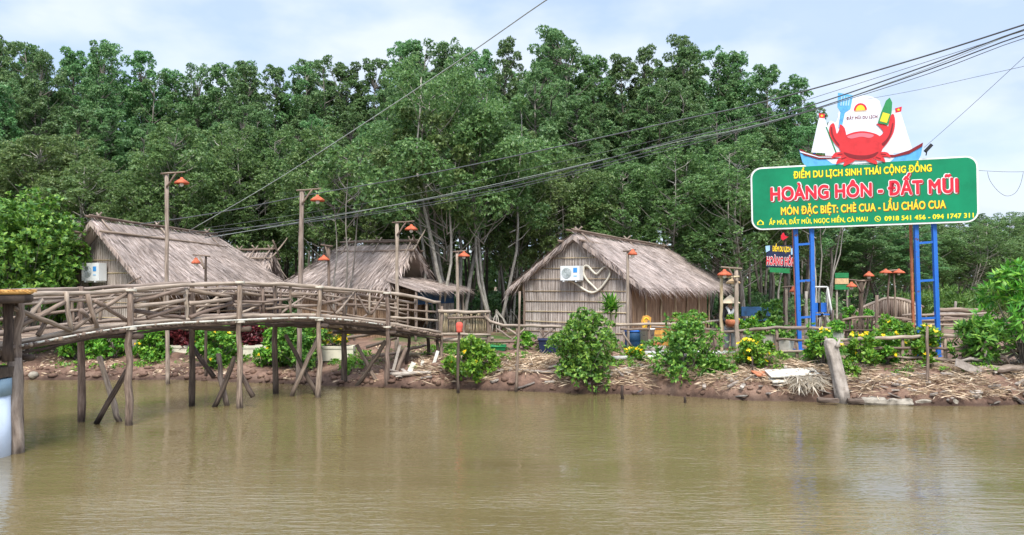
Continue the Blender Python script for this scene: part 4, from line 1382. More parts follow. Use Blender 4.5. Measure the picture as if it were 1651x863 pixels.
# straw-topped counter and pale pile at the bridge head
ct = thing('lookout_counter', 'dark slab counter with an orange straw mat topping at the bridge head', 'counter', (-8.6, 12.55, 1.7))
cc = V((-8.75, 12.55, 0))
prof = [(0.0, 2.58), (0.83, 2.58), (0.86, 2.62), (0.86, 2.70), (0.82, 2.72), (0.0, 2.72)]
MB().lathe(prof, cc, 28).build('slab', M['wood_dark'], ct, True)
MB().lathe([(0.0, 2.722), (0.84, 2.722), (0.87, 2.745), (0.84, 2.79), (0.0, 2.80)], cc, 28).build('straw_mat', mat_straw('orange_straw_mat', [(0.4, 0.2, 0.05), (0.6, 0.32, 0.09), (0.7, 0.45, 0.18)]), ct, True)
bl = ([], [], [], [], [])
for k in range(1500):
    g = rnd(0, 6.28); r = 0.84 * math.sqrt(rnd(0.3, 1))
    bl[0].append(cc + V((r * math.cos(g), r * math.sin(g), 2.79))); bl[1].append(V((math.cos(g + rnd(-.6, .6)), math.sin(g), rnd(-0.5, 0.12)))); bl[2].append(V((rnd(-1, 1), rnd(-1, 1), .2))); bl[3].append(rnd(0.05, 0.13)); bl[4].append(0.014)
blade_mesh('straw_fringe', bl, ct.children[1].data.materials[0], ct)
MB().stick(V((-8.27, 12.72, 1.62)), V((-8.27, 12.72, 2.6)), 0.085, 0.08, wob=.15).build('leg', M['wood_dark'], ct, True)
MB().stick(V((-9.2, 12.9, 1.62)), V((-9.2, 12.9, 2.6)), 0.085, 0.08, wob=.15).build('leg', M['wood_dark'], ct, True)
pl = thing('concrete_pile', 'pale blue round pile with a darker collar under the bridge head', 'pile', (-8.75, 13.0, -0.3))
MB().lathe([(0.0, -0.3), (0.40, -0.3), (0.39, 1.02), (0.0, 1.02)], (-8.86, 13.0, 0), 28).build('shaft', M['pile'], pl, True)
MB().lathe([(0.0, 1.02), (0.405, 1.02), (0.41, 1.30), (0.0, 1.31)], (-8.86, 13.0, 0), 28).build('collar', M['pile_top'], pl, True)
MB().box((-8.9, 13.05, 1.41), 0.86, 0.7, 0.16).build('cap', M['wood_dark'], pl)


# ------------------------------------------------------------------ rustic fences
def fence(label, pts, d_list, post_px, rails, diag=(), bottom=None, r=0.045, group='rustic pole fences on the bank', mats=('wood_pale', 'wood')):
    """rails: lists of (px, py) at matching distances; posts stand on the ground"""
    px0 = [p[0] for p in pts]
    dd = lambda px: float(np.interp(px, px0, d_list))
    root = thing('pole_fence', label, 'fence', G(px0[0], dd(px0[0])), group)
    for i, rl in enumerate(rails):
        q = []
        for a, b in zip(rl[:-1], rl[1:]):
            for t in np.linspace(0, 1, max(2, int(abs(b[0] - a[0]) / 18) + 1), endpoint=False):
                px, py = a[0] + (b[0] - a[0]) * t, a[1] + (b[1] - a[1]) * t
                q.append(P(px, py, dd(px) - 0.05) + V((0, rnd(-.015, .015), rnd(-.018, .018))))
        q.append(P(rl[-1][0], rl[-1][1], dd(rl[-1][0]) - 0.05))
        MB().tube(q, [r * rnd(0.85, 1.15) * (1 if i == 0 else 0.8) for _ in q], 8).build('rail', M[mats[i % 2]], root, True)
    for px, py in post_px:
        g = G(px, dd(px))
        MB().stick(g - V((0, 0, 0.2)), P(px, py, dd(px)), r * 1.1, r * 0.9).build('post', M[mats[1]], root, True)
    for a, b, c, d in diag:
        MB().stick(P(a, b, dd(a) - 0.02), P(c, d, dd(c) - 0.02), r * 0.75, r * 0.65).build('brace', M[mats[0]], root, True)
    return root


# bamboo screen at the bridge landing
lf = fence('bamboo screen railing where the bridge lands', [(706, 0), (790, 0)], [23.4, 24.2], [(712, 494), (748, 503), (786, 500)], [[(706, 502), (750, 503), (790, 503)], [(722, 513), (780, 512)], [(712, 539), (790, 540)]], r=0.05)
mb = MB()
for k in range(30):
    px = 714 + k * 2.45
    d = float(np.interp(px, [706, 790], [23.5, 24.3]))
    mb.stick(P(px, 540, d), P(px + rnd(-1, 1), 505 + rnd(-1, 4) + (k % 5 == 0) * 4, d), 0.02, 0.018, seg=2, n=5)
mb.build('bamboo_slat_panel', M['bamboo_rail'], lf, True)
MB().tube([P(700, 548, 23.6), P(740, 548, 23.7), P(795, 546, 24.3)], 0.06, 8).build('floor_edge', M['wood_pale'], lf, True)
fence('cross-braced pole fence between the landing and the round bush', [(785, 0), (905, 0)], [24.2, 23.4], [(790, 520), (834, 524), (876, 526)],
      [[(775, 502), (790, 518), (812, 525), (905, 527)], [(785, 551), (820, 551), (905, 555)]], [(816, 528, 858, 556), (858, 556, 895, 529), (800, 530, 828, 548), (820, 553, 848, 528), (868, 530, 880, 550)])
fence('double-rail pole fence before the verandah of the heart hut', [(1000, 0), (1170, 0)], [23.2, 23.4], [(1046, 517), (1100, 515), (1150, 517)],
      [[(985, 525), (1046, 522), (1100, 523), (1168, 517)], [(1000, 531), (1046, 531)], [(1050, 527), (1100, 529), (1166, 532)]], [(1003, 535, 1019, 560)])
fence('pole fence with an X brace before the first pair of blue legs', [(1170, 0), (1345, 0)], [22.6, 21.2], [(1196, 535), (1252, 527), (1284, 548), (1330, 540)],
      [[(1165, 536), (1200, 533), (1252, 528), (1340, 530)], [(1252, 547), (1290, 548), (1345, 548)], [(1245, 568), (1300, 566)]], [(1263, 569, 1282, 585), (1300, 567, 1284, 585)])
fence('long-railed fence running from the leaning stump to the bank end', [(1338, 0), (1585, 0)], [20.3, 20.0], [(1386, 543), (1455, 545), (1524, 545), (1555, 540), (1578, 548), (1490, 545)],
      [[(1330, 549), (1400, 546), (1470, 543), (1556, 541), (1585, 541)], [(1375, 561), (1480, 562), (1580, 563)], [(1430, 575), (1500, 578), (1585, 585)]], [(1530, 560, 1580, 556)])
fence('low paling fence before the far arched bridge', [(1345, 0), (1470, 0)], [26.5, 26.0], [(1350 + 7 * k, 514 + (k % 3) * 2) for k in range(17)], [[(1345, 520), (1380, 512), (1430, 511), (1470, 516)], [(1345, 533), (1470, 532)]], r=0.04, mats=('wood', 'wood_dark'))
fence('low rail fence behind the second pair of blue legs', [(1470, 0), (1600, 0)], [25.0, 25.5], [(1480, 512), (1520, 510), (1560, 512)], [[(1455, 508), (1520, 508), (1600, 505)], [(1455, 516), (1600, 517)], [(1460, 524), (1600, 524)]], r=0.04)


# ------------------------------------------------------------------ lamp posts
def lamp_shade(root, c, size=0.2, mat='shade'):
    sh = MB().lathe([(0.0, 0.14), (0.035, 0.14), (0.05, 0.10), (0.62 * size / .2 * 0.2, 0.055), (size, 0.0), (size * 1.03, -0.045), (size * 0.96, -0.045), (size * 0.9, 0.0), (0.05, 0.09)], c, 16).build('lamp_shade', M[mat], root, True)
    MB().lathe([(0.0, 0.05), (0.03, 0.04), (0.05, -0.03), (0.062, -0.07), (0.045, -0.115), (0.0, -0.13)], c, 10).build('bulb', M['bulb'], sh, True)


def lamp_post(label, px_t, py_t, px_b, d, lamp, r=0.065, brace=True, mat='wood_pale', size=0.2, base_z=None, smat='shade'):
    top = P(px_t, py_t, d)
    g = G(px_b, d)
    root = thing('lamp_post', label, 'lamp post', g, 'wooden lamp posts')
    MB().stick(g - V((0, 0, 0.3)), top, r, r * 0.85, seg=8, wob=0.15, n=9).build('pole', M[mat], root, True)
    lamps = lamp if isinstance(lamp, list) else [lamp]
    for lx, ly in lamps:
        c = P(lx, ly, d - 0.08)
        dirx = 1 if lx > px_t else -1
        a = top + V((-0.15 * dirx, -0.06, -0.03)); b = V((c.x + 0.1 * dirx, c.y, top.z + 0.02))
        MB().stick(a, b, 0.025, 0.022, seg=3).build('arm', M['wood'], root, True)
        if brace:
            MB().stick(top + V((0.02 * dirx, -0.07, -0.42)), V(((top.x + c.x * 2) / 3, top.y - 0.06, top.z)), 0.03, 0.025, seg=3).build('brace', M['wood'], root, True)
        MB().tube([V((c.x, c.y, top.z)), c + V((0, 0, 0.12))], 0.008, 5).build('cord', M['black'], root)
        lamp_shade(root, c, size, smat)
    return root


lamp_post('tall pole with an orange lamp standing before the big thatch slope', 269, 279, 271, 22.6, (293, 294))
lamp_post('tall slightly leaning pole with an orange lamp before the open A-frame hut', 487, 306, 481, 22.6, (512, 322), 0.075)
lamp_post('pole with an orange lamp at the open dark gable', 640, 358, 640, 24.6, (663, 369))
lamp_post('grey pole with an orange lamp under the broad light tree', 737, 405, 740, 26.5, (748, 412), 0.06, False)
lamp_post('short forked post with a small orange lamp on the thatch slope', 332, 412, 332, 23.6, (316, 423), 0.045, True, 'wood_dark', 0.13)
lamp_post('slim pole with a red lamp at the corner of the heart hut', 1012, 404, 1013, 23.6, (1020, 409), 0.05, False, 'wood_pale', 0.14)
lp = lamp_post('two-legged post with a red lamp next to the hat figure', 1187, 432, 1189, 22.4, (1168, 442), 0.07, True, 'wood_pale', 0.2)
b0 = G(1163, 22.4)
MB().stick(b0 - V((0, 0, 0.2)), P(1163, 444, 22.4), 0.055, 0.045).build('pole', M['bamboo_rail'], lp, True)
MB().stick(P(1158, 446, 22.35), P(1192, 446, 22.35), 0.03, 0.03).build('arm', M['bamboo_rail'], lp, True)
lamp_shade(lp, P(1182, 455, 22.6), 0.2, 'shade_y')
lamp_post('dark post with two red lamps behind the stump', 1388, 452, 1386, 27.0, [(1373, 461), (1401, 444)], 0.085, True, 'wood_dark', 0.17)
lp = lamp_post('pair of thin poles with two red lamps at the far arched bridge', 1434, 436, 1428, 32.0, [(1428, 439), (1449, 439)], 0.04, False, 'wood', 0.24)
MB().stick(G(1444, 32.0), P(1441, 436, 32.0), 0.04, 0.035).build('pole', M['wood'], lp, True)
lamp_post('pole with a straw-coloured lamp on the open hut roof side', 530, 396, 530, 26.0, (522, 418), 0.055, True, 'wood', 0.19)
lamp_post('bare pale post with a wire arm behind the first blue leg', 1268, 462, 1267, 25.5, (1279, 469), 0.05, False, 'wood_pale', 0.12)


def stake(label, px, py_t, py_b, d, r, mat='wood_dark', lean=0, cloth=None):
    x = (px - 825.5) / FPX * d
    zb = min(-0.25, P(px, py_b, d).z - 0.25)
    root = thing('wooden_stake', label, 'stake', (x, d, zb), 'stakes standing in the water edge')
    MB().stick(V((x + lean, d, zb)), P(px, py_t, d), r, r * 0.75, seg=6, wob=0.25).build('pole', M[mat], root, True)
    if cloth:
        t = P(px, py_t, d)
        mb = MB()
        mb.lathe([(0.03, 0.06), (0.085, 0.03), (0.1, -0.06), (0.075, -0.16), (0.1, -0.22), (0.04, -0.2)], t + V((0.01, 0, 0.02)), 9)
        mb.build('red_cloth', M['cloth_red'], root, True)
    return root


stake('dark stake topped with a red-orange cloth standing in the water', 740, 524, 634, 20.7, 0.045, 'wood_dark', -0.02, True)
stake('slim bare stake in the water before the cross-braced fence', 838, 470, 632, 20.9, 0.04, 'wood', -0.12)
stake('thin stake rising from the bank in front of the blue legs fence', 1495, 526, 650, 18.9, 0.045, 'wood', 0.0)
stake('thin dark stake below the marigold clump under the hat figure', 1213, 575, 622, 19.9, 0.028, 'wood_dark')
stake('short rotten stub in the shallows by the big round bush', 1003, 622, 642, 19.6, 0.05, 'wood_dark')
stake('tiny broken stub in the shallows below the verandah bush', 1104, 640, 650, 19.0, 0.04, 'wood_dark')
stake('upright pole behind the arched bridge fence', 1414, 476, 540, 26.0, 0.06, 'wood')

# ------------------------------------------------------------------ the green billboard
random.seed(55)


class Board:
    """a flat board: u along its width, v up, n towards the viewer, all in metres"""
    def __init__(s, bl, br, tl):
        s.o = V(bl)
        s.u = (V(br) - V(bl)).normalized()
        s.v0 = (V(tl) - V(bl))
        s.n = s.u.cross(V((0, 0, 1))).normalized()
        s.v = s.n.cross(s.u) * -1
        if s.v.z < 0: s.v = -s.v
        s.W = (V(br) - V(bl)).length
        s.H = s.v0.length

    def p(s, u, v, n=0.0):
        return s.o + s.u * u + s.v * v + s.n * n


def text_part(B, name, parent, body, u, v, cap, mat, bold=0.02, n=0.012, width=None, depth=0.003, align='CENTER', shear=0.0):
    """raised lettering; cap = height of a capital in metres, width squeezes the line to its real length"""
    cu = bpy.data.curves.new('t', 'FONT')
    cu.body = body
    cu.size = 1.0
    cu.align_x = align
    cu.shear = shear
    cu.fill_mode = 'FRONT'
    cu.space_character = 1.05
    ob = bpy.data.objects.new('t', cu)
    COL.objects.link(ob)
    dg = bpy.context.evaluated_depsgraph_get()
    me = bpy.data.meshes.new_from_object(ob.evaluated_get(dg))
    bpy.data.objects.remove(ob)
    bpy.data.curves.remove(cu)
    co = np.array([vv.co[:] for vv in me.vertices])
    co[:, 0] -= (co[:, 0].max() + co[:, 0].min()) / 2
    sy = cap / 0.69
    sx = sy
    if width:
        sx = width / (co[:, 0].max() - co[:, 0].min() + 2 * bold)
    faces = [tuple(p.vertices) for p in me.polygons]
    bpy.data.meshes.remove(me)
    off = -origin_of(parent)
    vs, fs = [], []
    # heavy strokes: the glyph stamped round a small circle, each stamp a hair behind the one before
    ring = [(0, 0)] + [(math.cos(g), math.sin(g)) for g in np.linspace(0, 2 * math.pi, 12, endpoint=False)]
    for k, (dx, dy) in enumerate(ring):
        b = len(vs)
        vs += [tuple(B.p(u + (c[0] + dx * bold) * sx, v + (c[1] + dy * bold) * sy, n - 0.00022 * k) + off) for c in co]
        fs += [tuple(b + i for i in f) for f in faces]
    me = bpy.data.meshes.new(name)
    me.from_pydata(vs, [], fs)
    return link(name, me, M[mat], parent)


def flat_shape(B, name, parent, uv, n, th, mat, conv=None):
    mb = MB()
    pts = [B.p(u, v, n) for u, v in uv]
    # outlines go anticlockwise seen from the front
    area = sum(uv[i][0] * uv[(i + 1) % len(uv)][1] - uv[(i + 1) % len(uv)][0] * uv[i][1] for i in range(len(uv)))
    if area < 0: pts.reverse()
    mb.prism(pts, B.n, th)
    return mb.build(name, M[mat], parent)


def curve_closed(pts, k=4):
    out = []
    n = len(pts)
    for i in range(n):
        p0, p1, p2, p3 = (np.array(pts[(i + j) % n]) for j in (-1, 0, 1, 2))
        for t in np.arange(0, 1, 1 / k):
            out.append(tuple(0.5 * (2 * p1 + (p2 - p0) * t + (2 * p0 - 5 * p1 + 4 * p2 - p3) * t * t + (3 * p1 - p0 - 3 * p2 + p3) * t ** 3)))
    return out


DL, DR = 22.5, 21.0
bl_, br_, tl_, tr_ = P(1212, 371.5, DL), P(1579, 358, DR), P(1212, 271, DL), P(1579, 252, DR)
B = Board(bl_, br_, tl_)
sign = thing('billboard', 'big green billboard with yellow and red lettering on blue ladder legs', 'billboard', (9.3, 21.8, 0.95))


def round_rect(u0, v0, u1, v1, r, k=7):
    out = []
    for cx, cy, a0 in ((u1 - r, v1 - r, 0), (u0 + r, v1 - r, 90), (u0 + r, v0 + r, 180), (u1 - r, v0 + r, 270)):
        for i in range(k + 1):
            a = R(a0 + 90 * i / k)
            out.append((cx + r * math.cos(a), cy + r * math.sin(a)))
    return out


W, H = B.W, B.H
flat_shape(B, 'border', sign, round_rect(0, 0, W, H, 0.30), -0.004, 0.10, 'white')
flat_shape(B, 'face_panel', sign, round_rect(0.045, 0.045, W - 0.045, H - 0.045, 0.26), 0.004, 0.02, 'green_sign')
# photo pixel -> board u, v


def uv(px, py):
    d = DL
    for it in range(25):
        q = P(px, py, d)
        d += (B.o - q).dot(B.n) / B.n.y
    q = P(px, py, d) - B.o
    return q.dot(B.u), q.dot(B.v)


def line_of_text(px0, py0, px1, py1, cap_px, body, mat, bold, n, name='lettering', dv=0.0, du=0.0):
    u0, v0 = uv(px0, py0); u1, v1 = uv(px1, py1)
    return text_part(B, name, sign, body, (u0 + u1) / 2 + du, (v0 + v1) / 2 + dv, cap_px * 21.8 / FPX, mat, bold, n, abs(u1 - u0))


line_of_text(1279, 287, 1502, 277, 10.5, '\u0110I\u1ec2M DU L\u1ecaCH SINH TH\u00c1I C\u1ed8NG \u0110\u1ed2NG', 'darkred', 0.035, 0.009, 'lettering_shadow', -0.012, 0.012)
line_of_text(1279, 287, 1502, 277, 10.5, '\u0110I\u1ec2M DU L\u1ecaCH SINH TH\u00c1I C\u1ed8NG \u0110\u1ed2NG', 'yellow', 0.035, 0.013)
line_of_text(1242, 322, 1545, 311, 20.5, 'HO\u00c0NG H\u00d4N - \u0110\u1ea4T M\u0168I', 'darkred', 0.085, 0.008, 'lettering_shadow', -0.025, 0.025)
line_of_text(1242, 322, 1545, 311, 20.5, 'HO\u00c0NG H\u00d4N - \u0110\u1ea4T M\u0168I', 'white', 0.085, 0.012, 'lettering_outline')
line_of_text(1242, 322, 1545, 311, 20.5, 'HO\u00c0NG H\u00d4N - \u0110\u1ea4T M\u0168I', 'red', 0.045, 0.016)
line_of_text(1259, 346, 1525, 336, 12.0, 'M\u00d3N \u0110\u1eb6C BI\u1ec6T: CH\u00c8 CUA - L\u1ea8U CH\u00c1O CUA', 'darkred', 0.035, 0.009, 'lettering_shadow', -0.018, 0.018)
line_of_text(1259, 346, 1525, 336, 12.0, 'M\u00d3N \u0110\u1eb6C BI\u1ec6T: CH\u00c8 CUA - L\u1ea8U CH\u00c1O CUA', 'gold', 0.035, 0.013)
line_of_text(1240, 362.5, 1399, 357, 7.0, '\u1ea4P M\u0168I, \u0110\u1ea4T M\u0168I, NG\u1eccC HI\u1ec2N, C\u00c0 MAU', 'yellow', 0.03, 0.010)
line_of_text(1426, 356, 1570, 351, 7.0, '0918 541 456 - 094 1747 311', 'yellow', 0.035, 0.010)
# the two little icons before the bottom lines
u, v = uv(1226, 359.5)
flat_shape(B, 'house_icon', sign, [(u - .09, v - .06), (u + .09, v - .06), (u + .09, v + .02), (u, v + .09), (u - .09, v + .02)], 0.010, 0.004, 'yellow')
flat_shape(B, 'house_icon', sign, [(u - .055, v - .045), (u + .055, v - .045), (u + .055, v + .01), (u, v + .055), (u - .055, v + .01)], 0.013, 0.003, 'green_sign')
u, v = uv(1415, 353)
flat_shape(B, 'phone_icon', sign, [(u + .08 * math.cos(g), v + .08 * math.sin(g)) for g in np.linspace(0, 6.28, 18, endpoint=False)], 0.010, 0.004, 'yellow')
flat_shape(B, 'phone_icon', sign, [(u + .06 * math.cos(g), v + .06 * math.sin(g)) for g in np.linspace(0, 6.28, 18, endpoint=False)], 0.013, 0.003, 'green_sign')
flat_shape(B, 'phone_icon', sign, [(u - .035, v + .035), (u - .01, v + .03), (u + .0, v - .0), (u + .035, v - .02), (u + .02, v - .04), (u - .02, v - .02)], 0.016, 0.003, 'yellow')

# blue ladder legs
bk = B.n * -0.11
for legs in (((1282, 1290, 578), (1310, 1312, 560)), ((1478, 1484, 563), (1507, 1514, 560))):
    ends = []
    for pt, pb, yb in legs:
        u, v = uv(pt, 366)
        t = B.p(u, H * 0.85, -0.16)
        d = t.y
        g = G(pb, d)
        ends.append((V((g.x, g.y, g.z - 0.3)), t))
        MB().bar(ends[-1][0], t, 0.105, 0.1, V((0, 1, 0))).build('leg', M['blue'], sign)
        MB().box((g.x, g.y, g.z + 0.01), 0.3, 0.3, 0.03).build('foot_plate', M['blue'], sign)
    (a0, a1), (b0, b1) = ends
    for zz in (1.95, 3.0, 4.05):
        ta = (zz - a0.z) / (a1.z - a0.z); tb = (zz + 0.03 - b0.z) / (b1.z - b0.z)
        MB().bar(a0.lerp(a1, ta), b0.lerp(b1, tb), 0.06, 0.06, V((0, 1, 0))).build('rung', M['blue'], sign)
    # rusty stays behind
    MB().bar(a0.lerp(a1, 0.98) + V((0.12, 0.5, 0)), a0 + V((0.15, 0.62, 0.2)), 0.06, 0.06, V((0, 1, 0))).build('stay', M['clay'], sign)
for v in (0.35, H - 0.35):
    MB().bar(B.p(0.15, v, -0.13), B.p(W - 0.15, v, -0.13), 0.05, 0.05).build('back_rail', M['blue'], sign)

# cut-out board above: two fishing boats with sails and a red crab, a cook's hat behind it
cut = thing('cutout_sign', 'cut-out board of a red crab between two sailing boats above the billboard', 'sign', tuple(B.p(W * 0.38, H + 0.02, 0)))
px = lambda L: [uv(a, b) for a, b in L]


def shape(name, L, n, mat, smooth=0, th=0.018, parent=None):
    L = px(L)
    if smooth: L = curve_closed(L, smooth)
    return flat_shape(B, name, parent or cut, L, n, th, mat)


shape('boat', [(1288, 241), (1300, 247), (1322, 252), (1350, 252), (1378, 250), (1376, 268), (1302, 270), (1294, 262)], 0.0, 'skyblue')
shape('boat_rail', [(1288, 241), (1292, 241), (1303, 247), (1322, 251), (1352, 252), (1370, 250), (1368, 255), (1320, 257), (1296, 250)], 0.02, 'darkred')
shape('boat_rail', [(1289, 243.5), (1320, 253), (1366, 253), (1366, 254.2), (1320, 254.5), (1290, 246)], 0.024, 'sail')
shape('boat', [(1410, 252), (1440, 252), (1462, 246), (1488, 232), (1485, 250), (1481, 258), (1412, 262)], 0.0, 'skyblue')
shape('boat_rail', [(1420, 249), (1442, 250), (1465, 243), (1488, 230), (1487, 236), (1466, 248), (1440, 254), (1418, 253)], 0.02, 'darkred')
shape('sail', [(1321, 187), (1328, 187), (1335, 205), (1347, 245), (1345, 248), (1308, 246)], 0.008, 'sail')
shape('sail', [(1445, 181), (1452, 181), (1458, 200), (1471, 241), (1450, 247), (1422, 246), (1432, 225)], 0.008, 'sail')
for f in ([(1320, 183), (1330, 184), (1329, 191), (1321, 190)], [(1443, 175), (1454, 172), (1453, 180), (1444, 182)]):
    fl = shape('flag', f, 0.012, 'red')
    c = uv(sum(p[0] for p in f) / 4, sum(p[1] for p in f) / 4)
    flat_shape(B, 'star', fl, [(c[0] + (0.05 if k % 2 == 0 else 0.02) * math.sin(k * math.pi / 5), c[1] + (0.05 if k % 2 == 0 else 0.02) * math.cos(k * math.pi / 5)) for k in range(10)], 0.017, 0.004, 'gold')
shape('rigging', [(1331, 205), (1333, 205), (1349, 246), (1347, 247)], 0.014, 'green_dark')
shape('backing_panel', [(1342, 264), (1330, 236), (1333, 210), (1338, 195), (1348, 197), (1353, 180), (1364, 164), (1390, 154), (1418, 163), (1423, 196), (1436, 180), (1446, 182), (1447, 212), (1438, 236), (1434, 262)], 0.004, 'sail', 3, 0.014)
hat = shape('cook_hat', [(1363, 228), (1356, 205), (1351, 184), (1362, 168), (1377, 165), (1388, 158), (1402, 166), (1416, 168), (1418, 181), (1412, 190), (1409, 216), (1400, 232)], 0.014, 'sail', 4)
sun_l = uv(1387, 177)
flat_shape(B, 'sun_emblem', hat, [(sun_l[0] + .17 * math.cos(g), sun_l[1] - .02 + .2 * math.sin(g)) for g in np.linspace(0, math.pi, 16)], 0.019, 0.004, 'red')
flat_shape(B, 'sun_emblem', hat, [(sun_l[0] + .12 * math.cos(g), sun_l[1] - .02 + .145 * math.sin(g)) for g in np.linspace(0, math.pi, 16)], 0.023, 0.004, 'gold')
flat_shape(B, 'sun_emblem', hat, [(sun_l[0] - .17, sun_l[1] - .055), (sun_l[0] + .17, sun_l[1] - .055), (sun_l[0] + .14, sun_l[1] - .03), (sun_l[0] - .14, sun_l[1] - .03)], 0.02, 0.003, 'shade_y')
u0, v0 = uv(1366, 196); u1, v1 = uv(1413, 188)
text_part(B, 'lettering', hat, '\u0110\u1ea4T M\u0168I DU L\u1ecaCH', (u0 + u1) / 2, (v0 + v1) / 2, 0.075, 'darkred', 0.02, 0.02, 0.8)
sp = shape('spatula', [(1351, 150), (1375, 154), (1371, 176), (1362, 182), (1357, 206), (1352, 206), (1355, 181), (1350, 173)], 0.024, 'skyblue')
for k in range(4):
    shape('slot', [(1356 + 4.2 * k, 155 + .6 * k), (1358 + 4.2 * k, 155 + .6 * k), (1356.5 + 4 * k, 171), (1354.5 + 4 * k, 171)], 0.03, 'paleblue', 0, 0.004, sp)
bt = shape('bottle', [(1428, 163), (1434, 158), (1438, 166), (1437, 182), (1431, 202), (1415, 199), (1421, 180)], 0.05, 'green_dark')
shape('bottle_label', [(1423, 182), (1434, 185), (1429, 199), (1418, 196)], 0.056, 'gold', 0, 0.004, bt)
# crab: shell, two raised claws, walking legs
cr = shape('crab_shell', [(1352, 232), (1358, 222), (1372, 215), (1388, 212), (1404, 214), (1418, 220), (1424, 232), (1420, 246), (1408, 256), (1388, 259), (1366, 256), (1356, 246)], 0.034, 'redshell', 4)
shape('shell_highlight', [(1366, 220), (1388, 215), (1408, 218), (1402, 223), (1388, 221), (1372, 224)], 0.04, 'pink', 4, 0.004, cr)
shape('claw', [(1356, 240), (1343, 228), (1337, 215), (1338, 203), (1344, 199), (1347, 208), (1349, 216), (1353, 209), (1354, 201), (1361, 206), (1364, 217), (1366, 230)], 0.028, 'redshell', 3)
shape('claw', [(1420, 240), (1412, 230), (1416, 222), (1424, 214), (1418, 205), (1413, 200), (1426, 201), (1432, 204), (1434, 190), (1440, 184), (1443, 196), (1441, 212), (1435, 224), (1428, 234)], 0.028, 'redshell', 3)
for L in ([(1358, 246), (1346, 247), (1340, 256), (1346, 254), (1360, 252)], [(1362, 252), (1352, 256), (1348, 265), (1354, 263), (1368, 258)], [(1370, 256), (1362, 261), (1360, 268), (1366, 266), (1378, 259)],
          [(1418, 246), (1430, 246), (1436, 254), (1430, 253), (1416, 251)], [(1414, 250), (1424, 254), (1427, 262), (1421, 260), (1408, 256)], [(1402, 256), (1412, 259), (1414, 265), (1408, 264), (1396, 259)]):
    shape('walking_leg', L, 0.03, 'redshell', 3)
shape('belly', [(1360, 246), (1376, 250), (1388, 251), (1402, 250), (1416, 245), (1408, 254), (1388, 257.5), (1368, 254)], 0.04, 'darkred', 3, 0.004, cr)
for L in ([(1352, 236), (1345, 227), (1340, 216), (1339, 206), (1341.5, 206), (1342.5, 216), (1347, 226), (1353, 233)], [(1424, 236), (1431, 228), (1437, 216), (1440, 200), (1438, 200), (1434.5, 215), (1428, 226), (1421, 232)]):
    shape('claw_line', L, 0.036, 'darkred', 2, 0.004)
for L in ([(1350, 249), (1358, 248), (1358, 249.2), (1350, 250.2)], [(1356, 256), (1364, 253.5), (1364.5, 254.7), (1357, 257.5)], [(1420, 248), (1428, 249), (1428, 250.2), (1420, 249.4)], [(1412, 253), (1420, 256), (1419.5, 257.2), (1412, 254.4)]):
    shape('leg_line', L, 0.038, 'darkred', 0, 0.004)
for x in (1.75, 2.6, 3.5):
    MB().bar(B.p(x, H - 0.3, -0.06), B.p(x, H + 0.45, -0.05), 0.04, 0.04, V((0, 1, 0))).build('back_stay', M['blue'], cut)
fl = thing('security_camera', 'small black security camera on the billboard top edge', 'security_camera', tuple(B.p(*uv(1492, 253), -0.02)))  # a security camera on a short bracket, not a lamp
c = B.p(*uv(1493, 251), 0)
MB().tube([c, c + V((0.02, -0.03, 0.18))], 0.015, 6).build('bracket', M['black'], fl)
MB().bar(c + V((-0.05, -0.05, 0.10)), c + V((0.1, -0.1, 0.28)), 0.14, 0.09).build('housing', M['black'], fl)

# ------------------------------------------------------------------ the small lettered sign behind
DS = 26.0
B2 = Board(P(1234, 430, DS), P(1281, 432, DS), P(1234, 396, DS))
ss = thing('lettered_sign', 'small hanging sign with red lettering and a green bar beside the blue leg', 'sign', G(1264, DS + .1))
MB().stick(G(1265, DS + 0.1) - V((0, 0, .2)), P(1265, 380, DS + 0.1), 0.06, 0.05).build('post', M['wood_dark'], ss, True)


def shape2(name, L, n, mat, th=0.03):
    q = []
    for a, b in L:
        w = P(a, b, DS) - B2.o
        q.append((w.dot(B2.u), w.dot(B2.v)))
    return flat_shape(B2, name, ss, q, n, th, mat)


shape2('dark_panel', [(1236, 396), (1282, 396), (1282, 431), (1236, 431)], 0.0, 'navy')
shape2('green_bar', [(1241, 431.5), (1273, 433), (1273, 441), (1241, 439)], 0.02, 'green_dark')
shape2('fish_emblem', [(1234, 397), (1241, 396), (1241, 404), (1235, 407)], 0.02, 'paleblue')
shape2('fish_emblem', [(1275, 401), (1281, 399), (1281, 410), (1275, 411)], 0.02, 'paleblue')
shape2('red_finial', [(1259, 380), (1263, 375), (1266, 381), (1271, 382), (1265, 386), (1262, 388), (1259, 385)], 0.02, 'red')


def text2(body, a, b, c, cap, mat, bold, n, nm='lettering'):
    q = P((a + c) / 2, b, DS) - B2.o
    text_part(B2, nm, ss, body, q.dot(B2.u), q.dot(B2.v), cap * DS / FPX, mat, bold, n, (c - a) * DS / FPX)


text2('\u0110I\u1ec2M DU L\u1ecaCH', 1245, 405.5, 1274, 7.5, 'gold', 0.05, 0.012)
text2('HO\u00c0NG H\u00d4N', 1235, 427.5, 1281, 12, 'white', 0.10, 0.016, 'lettering_outline')
text2('HO\u00c0NG H\u00d4N', 1235, 427.5, 1281, 12, 'red', 0.04, 0.022)

# ------------------------------------------------------------------ the figure in the palm-leaf hat
gp = G(1177, 22.9)
per = thing('person', 'figure in black clothes with a pale conical hat and white scarf holding a basket', 'person', gp)


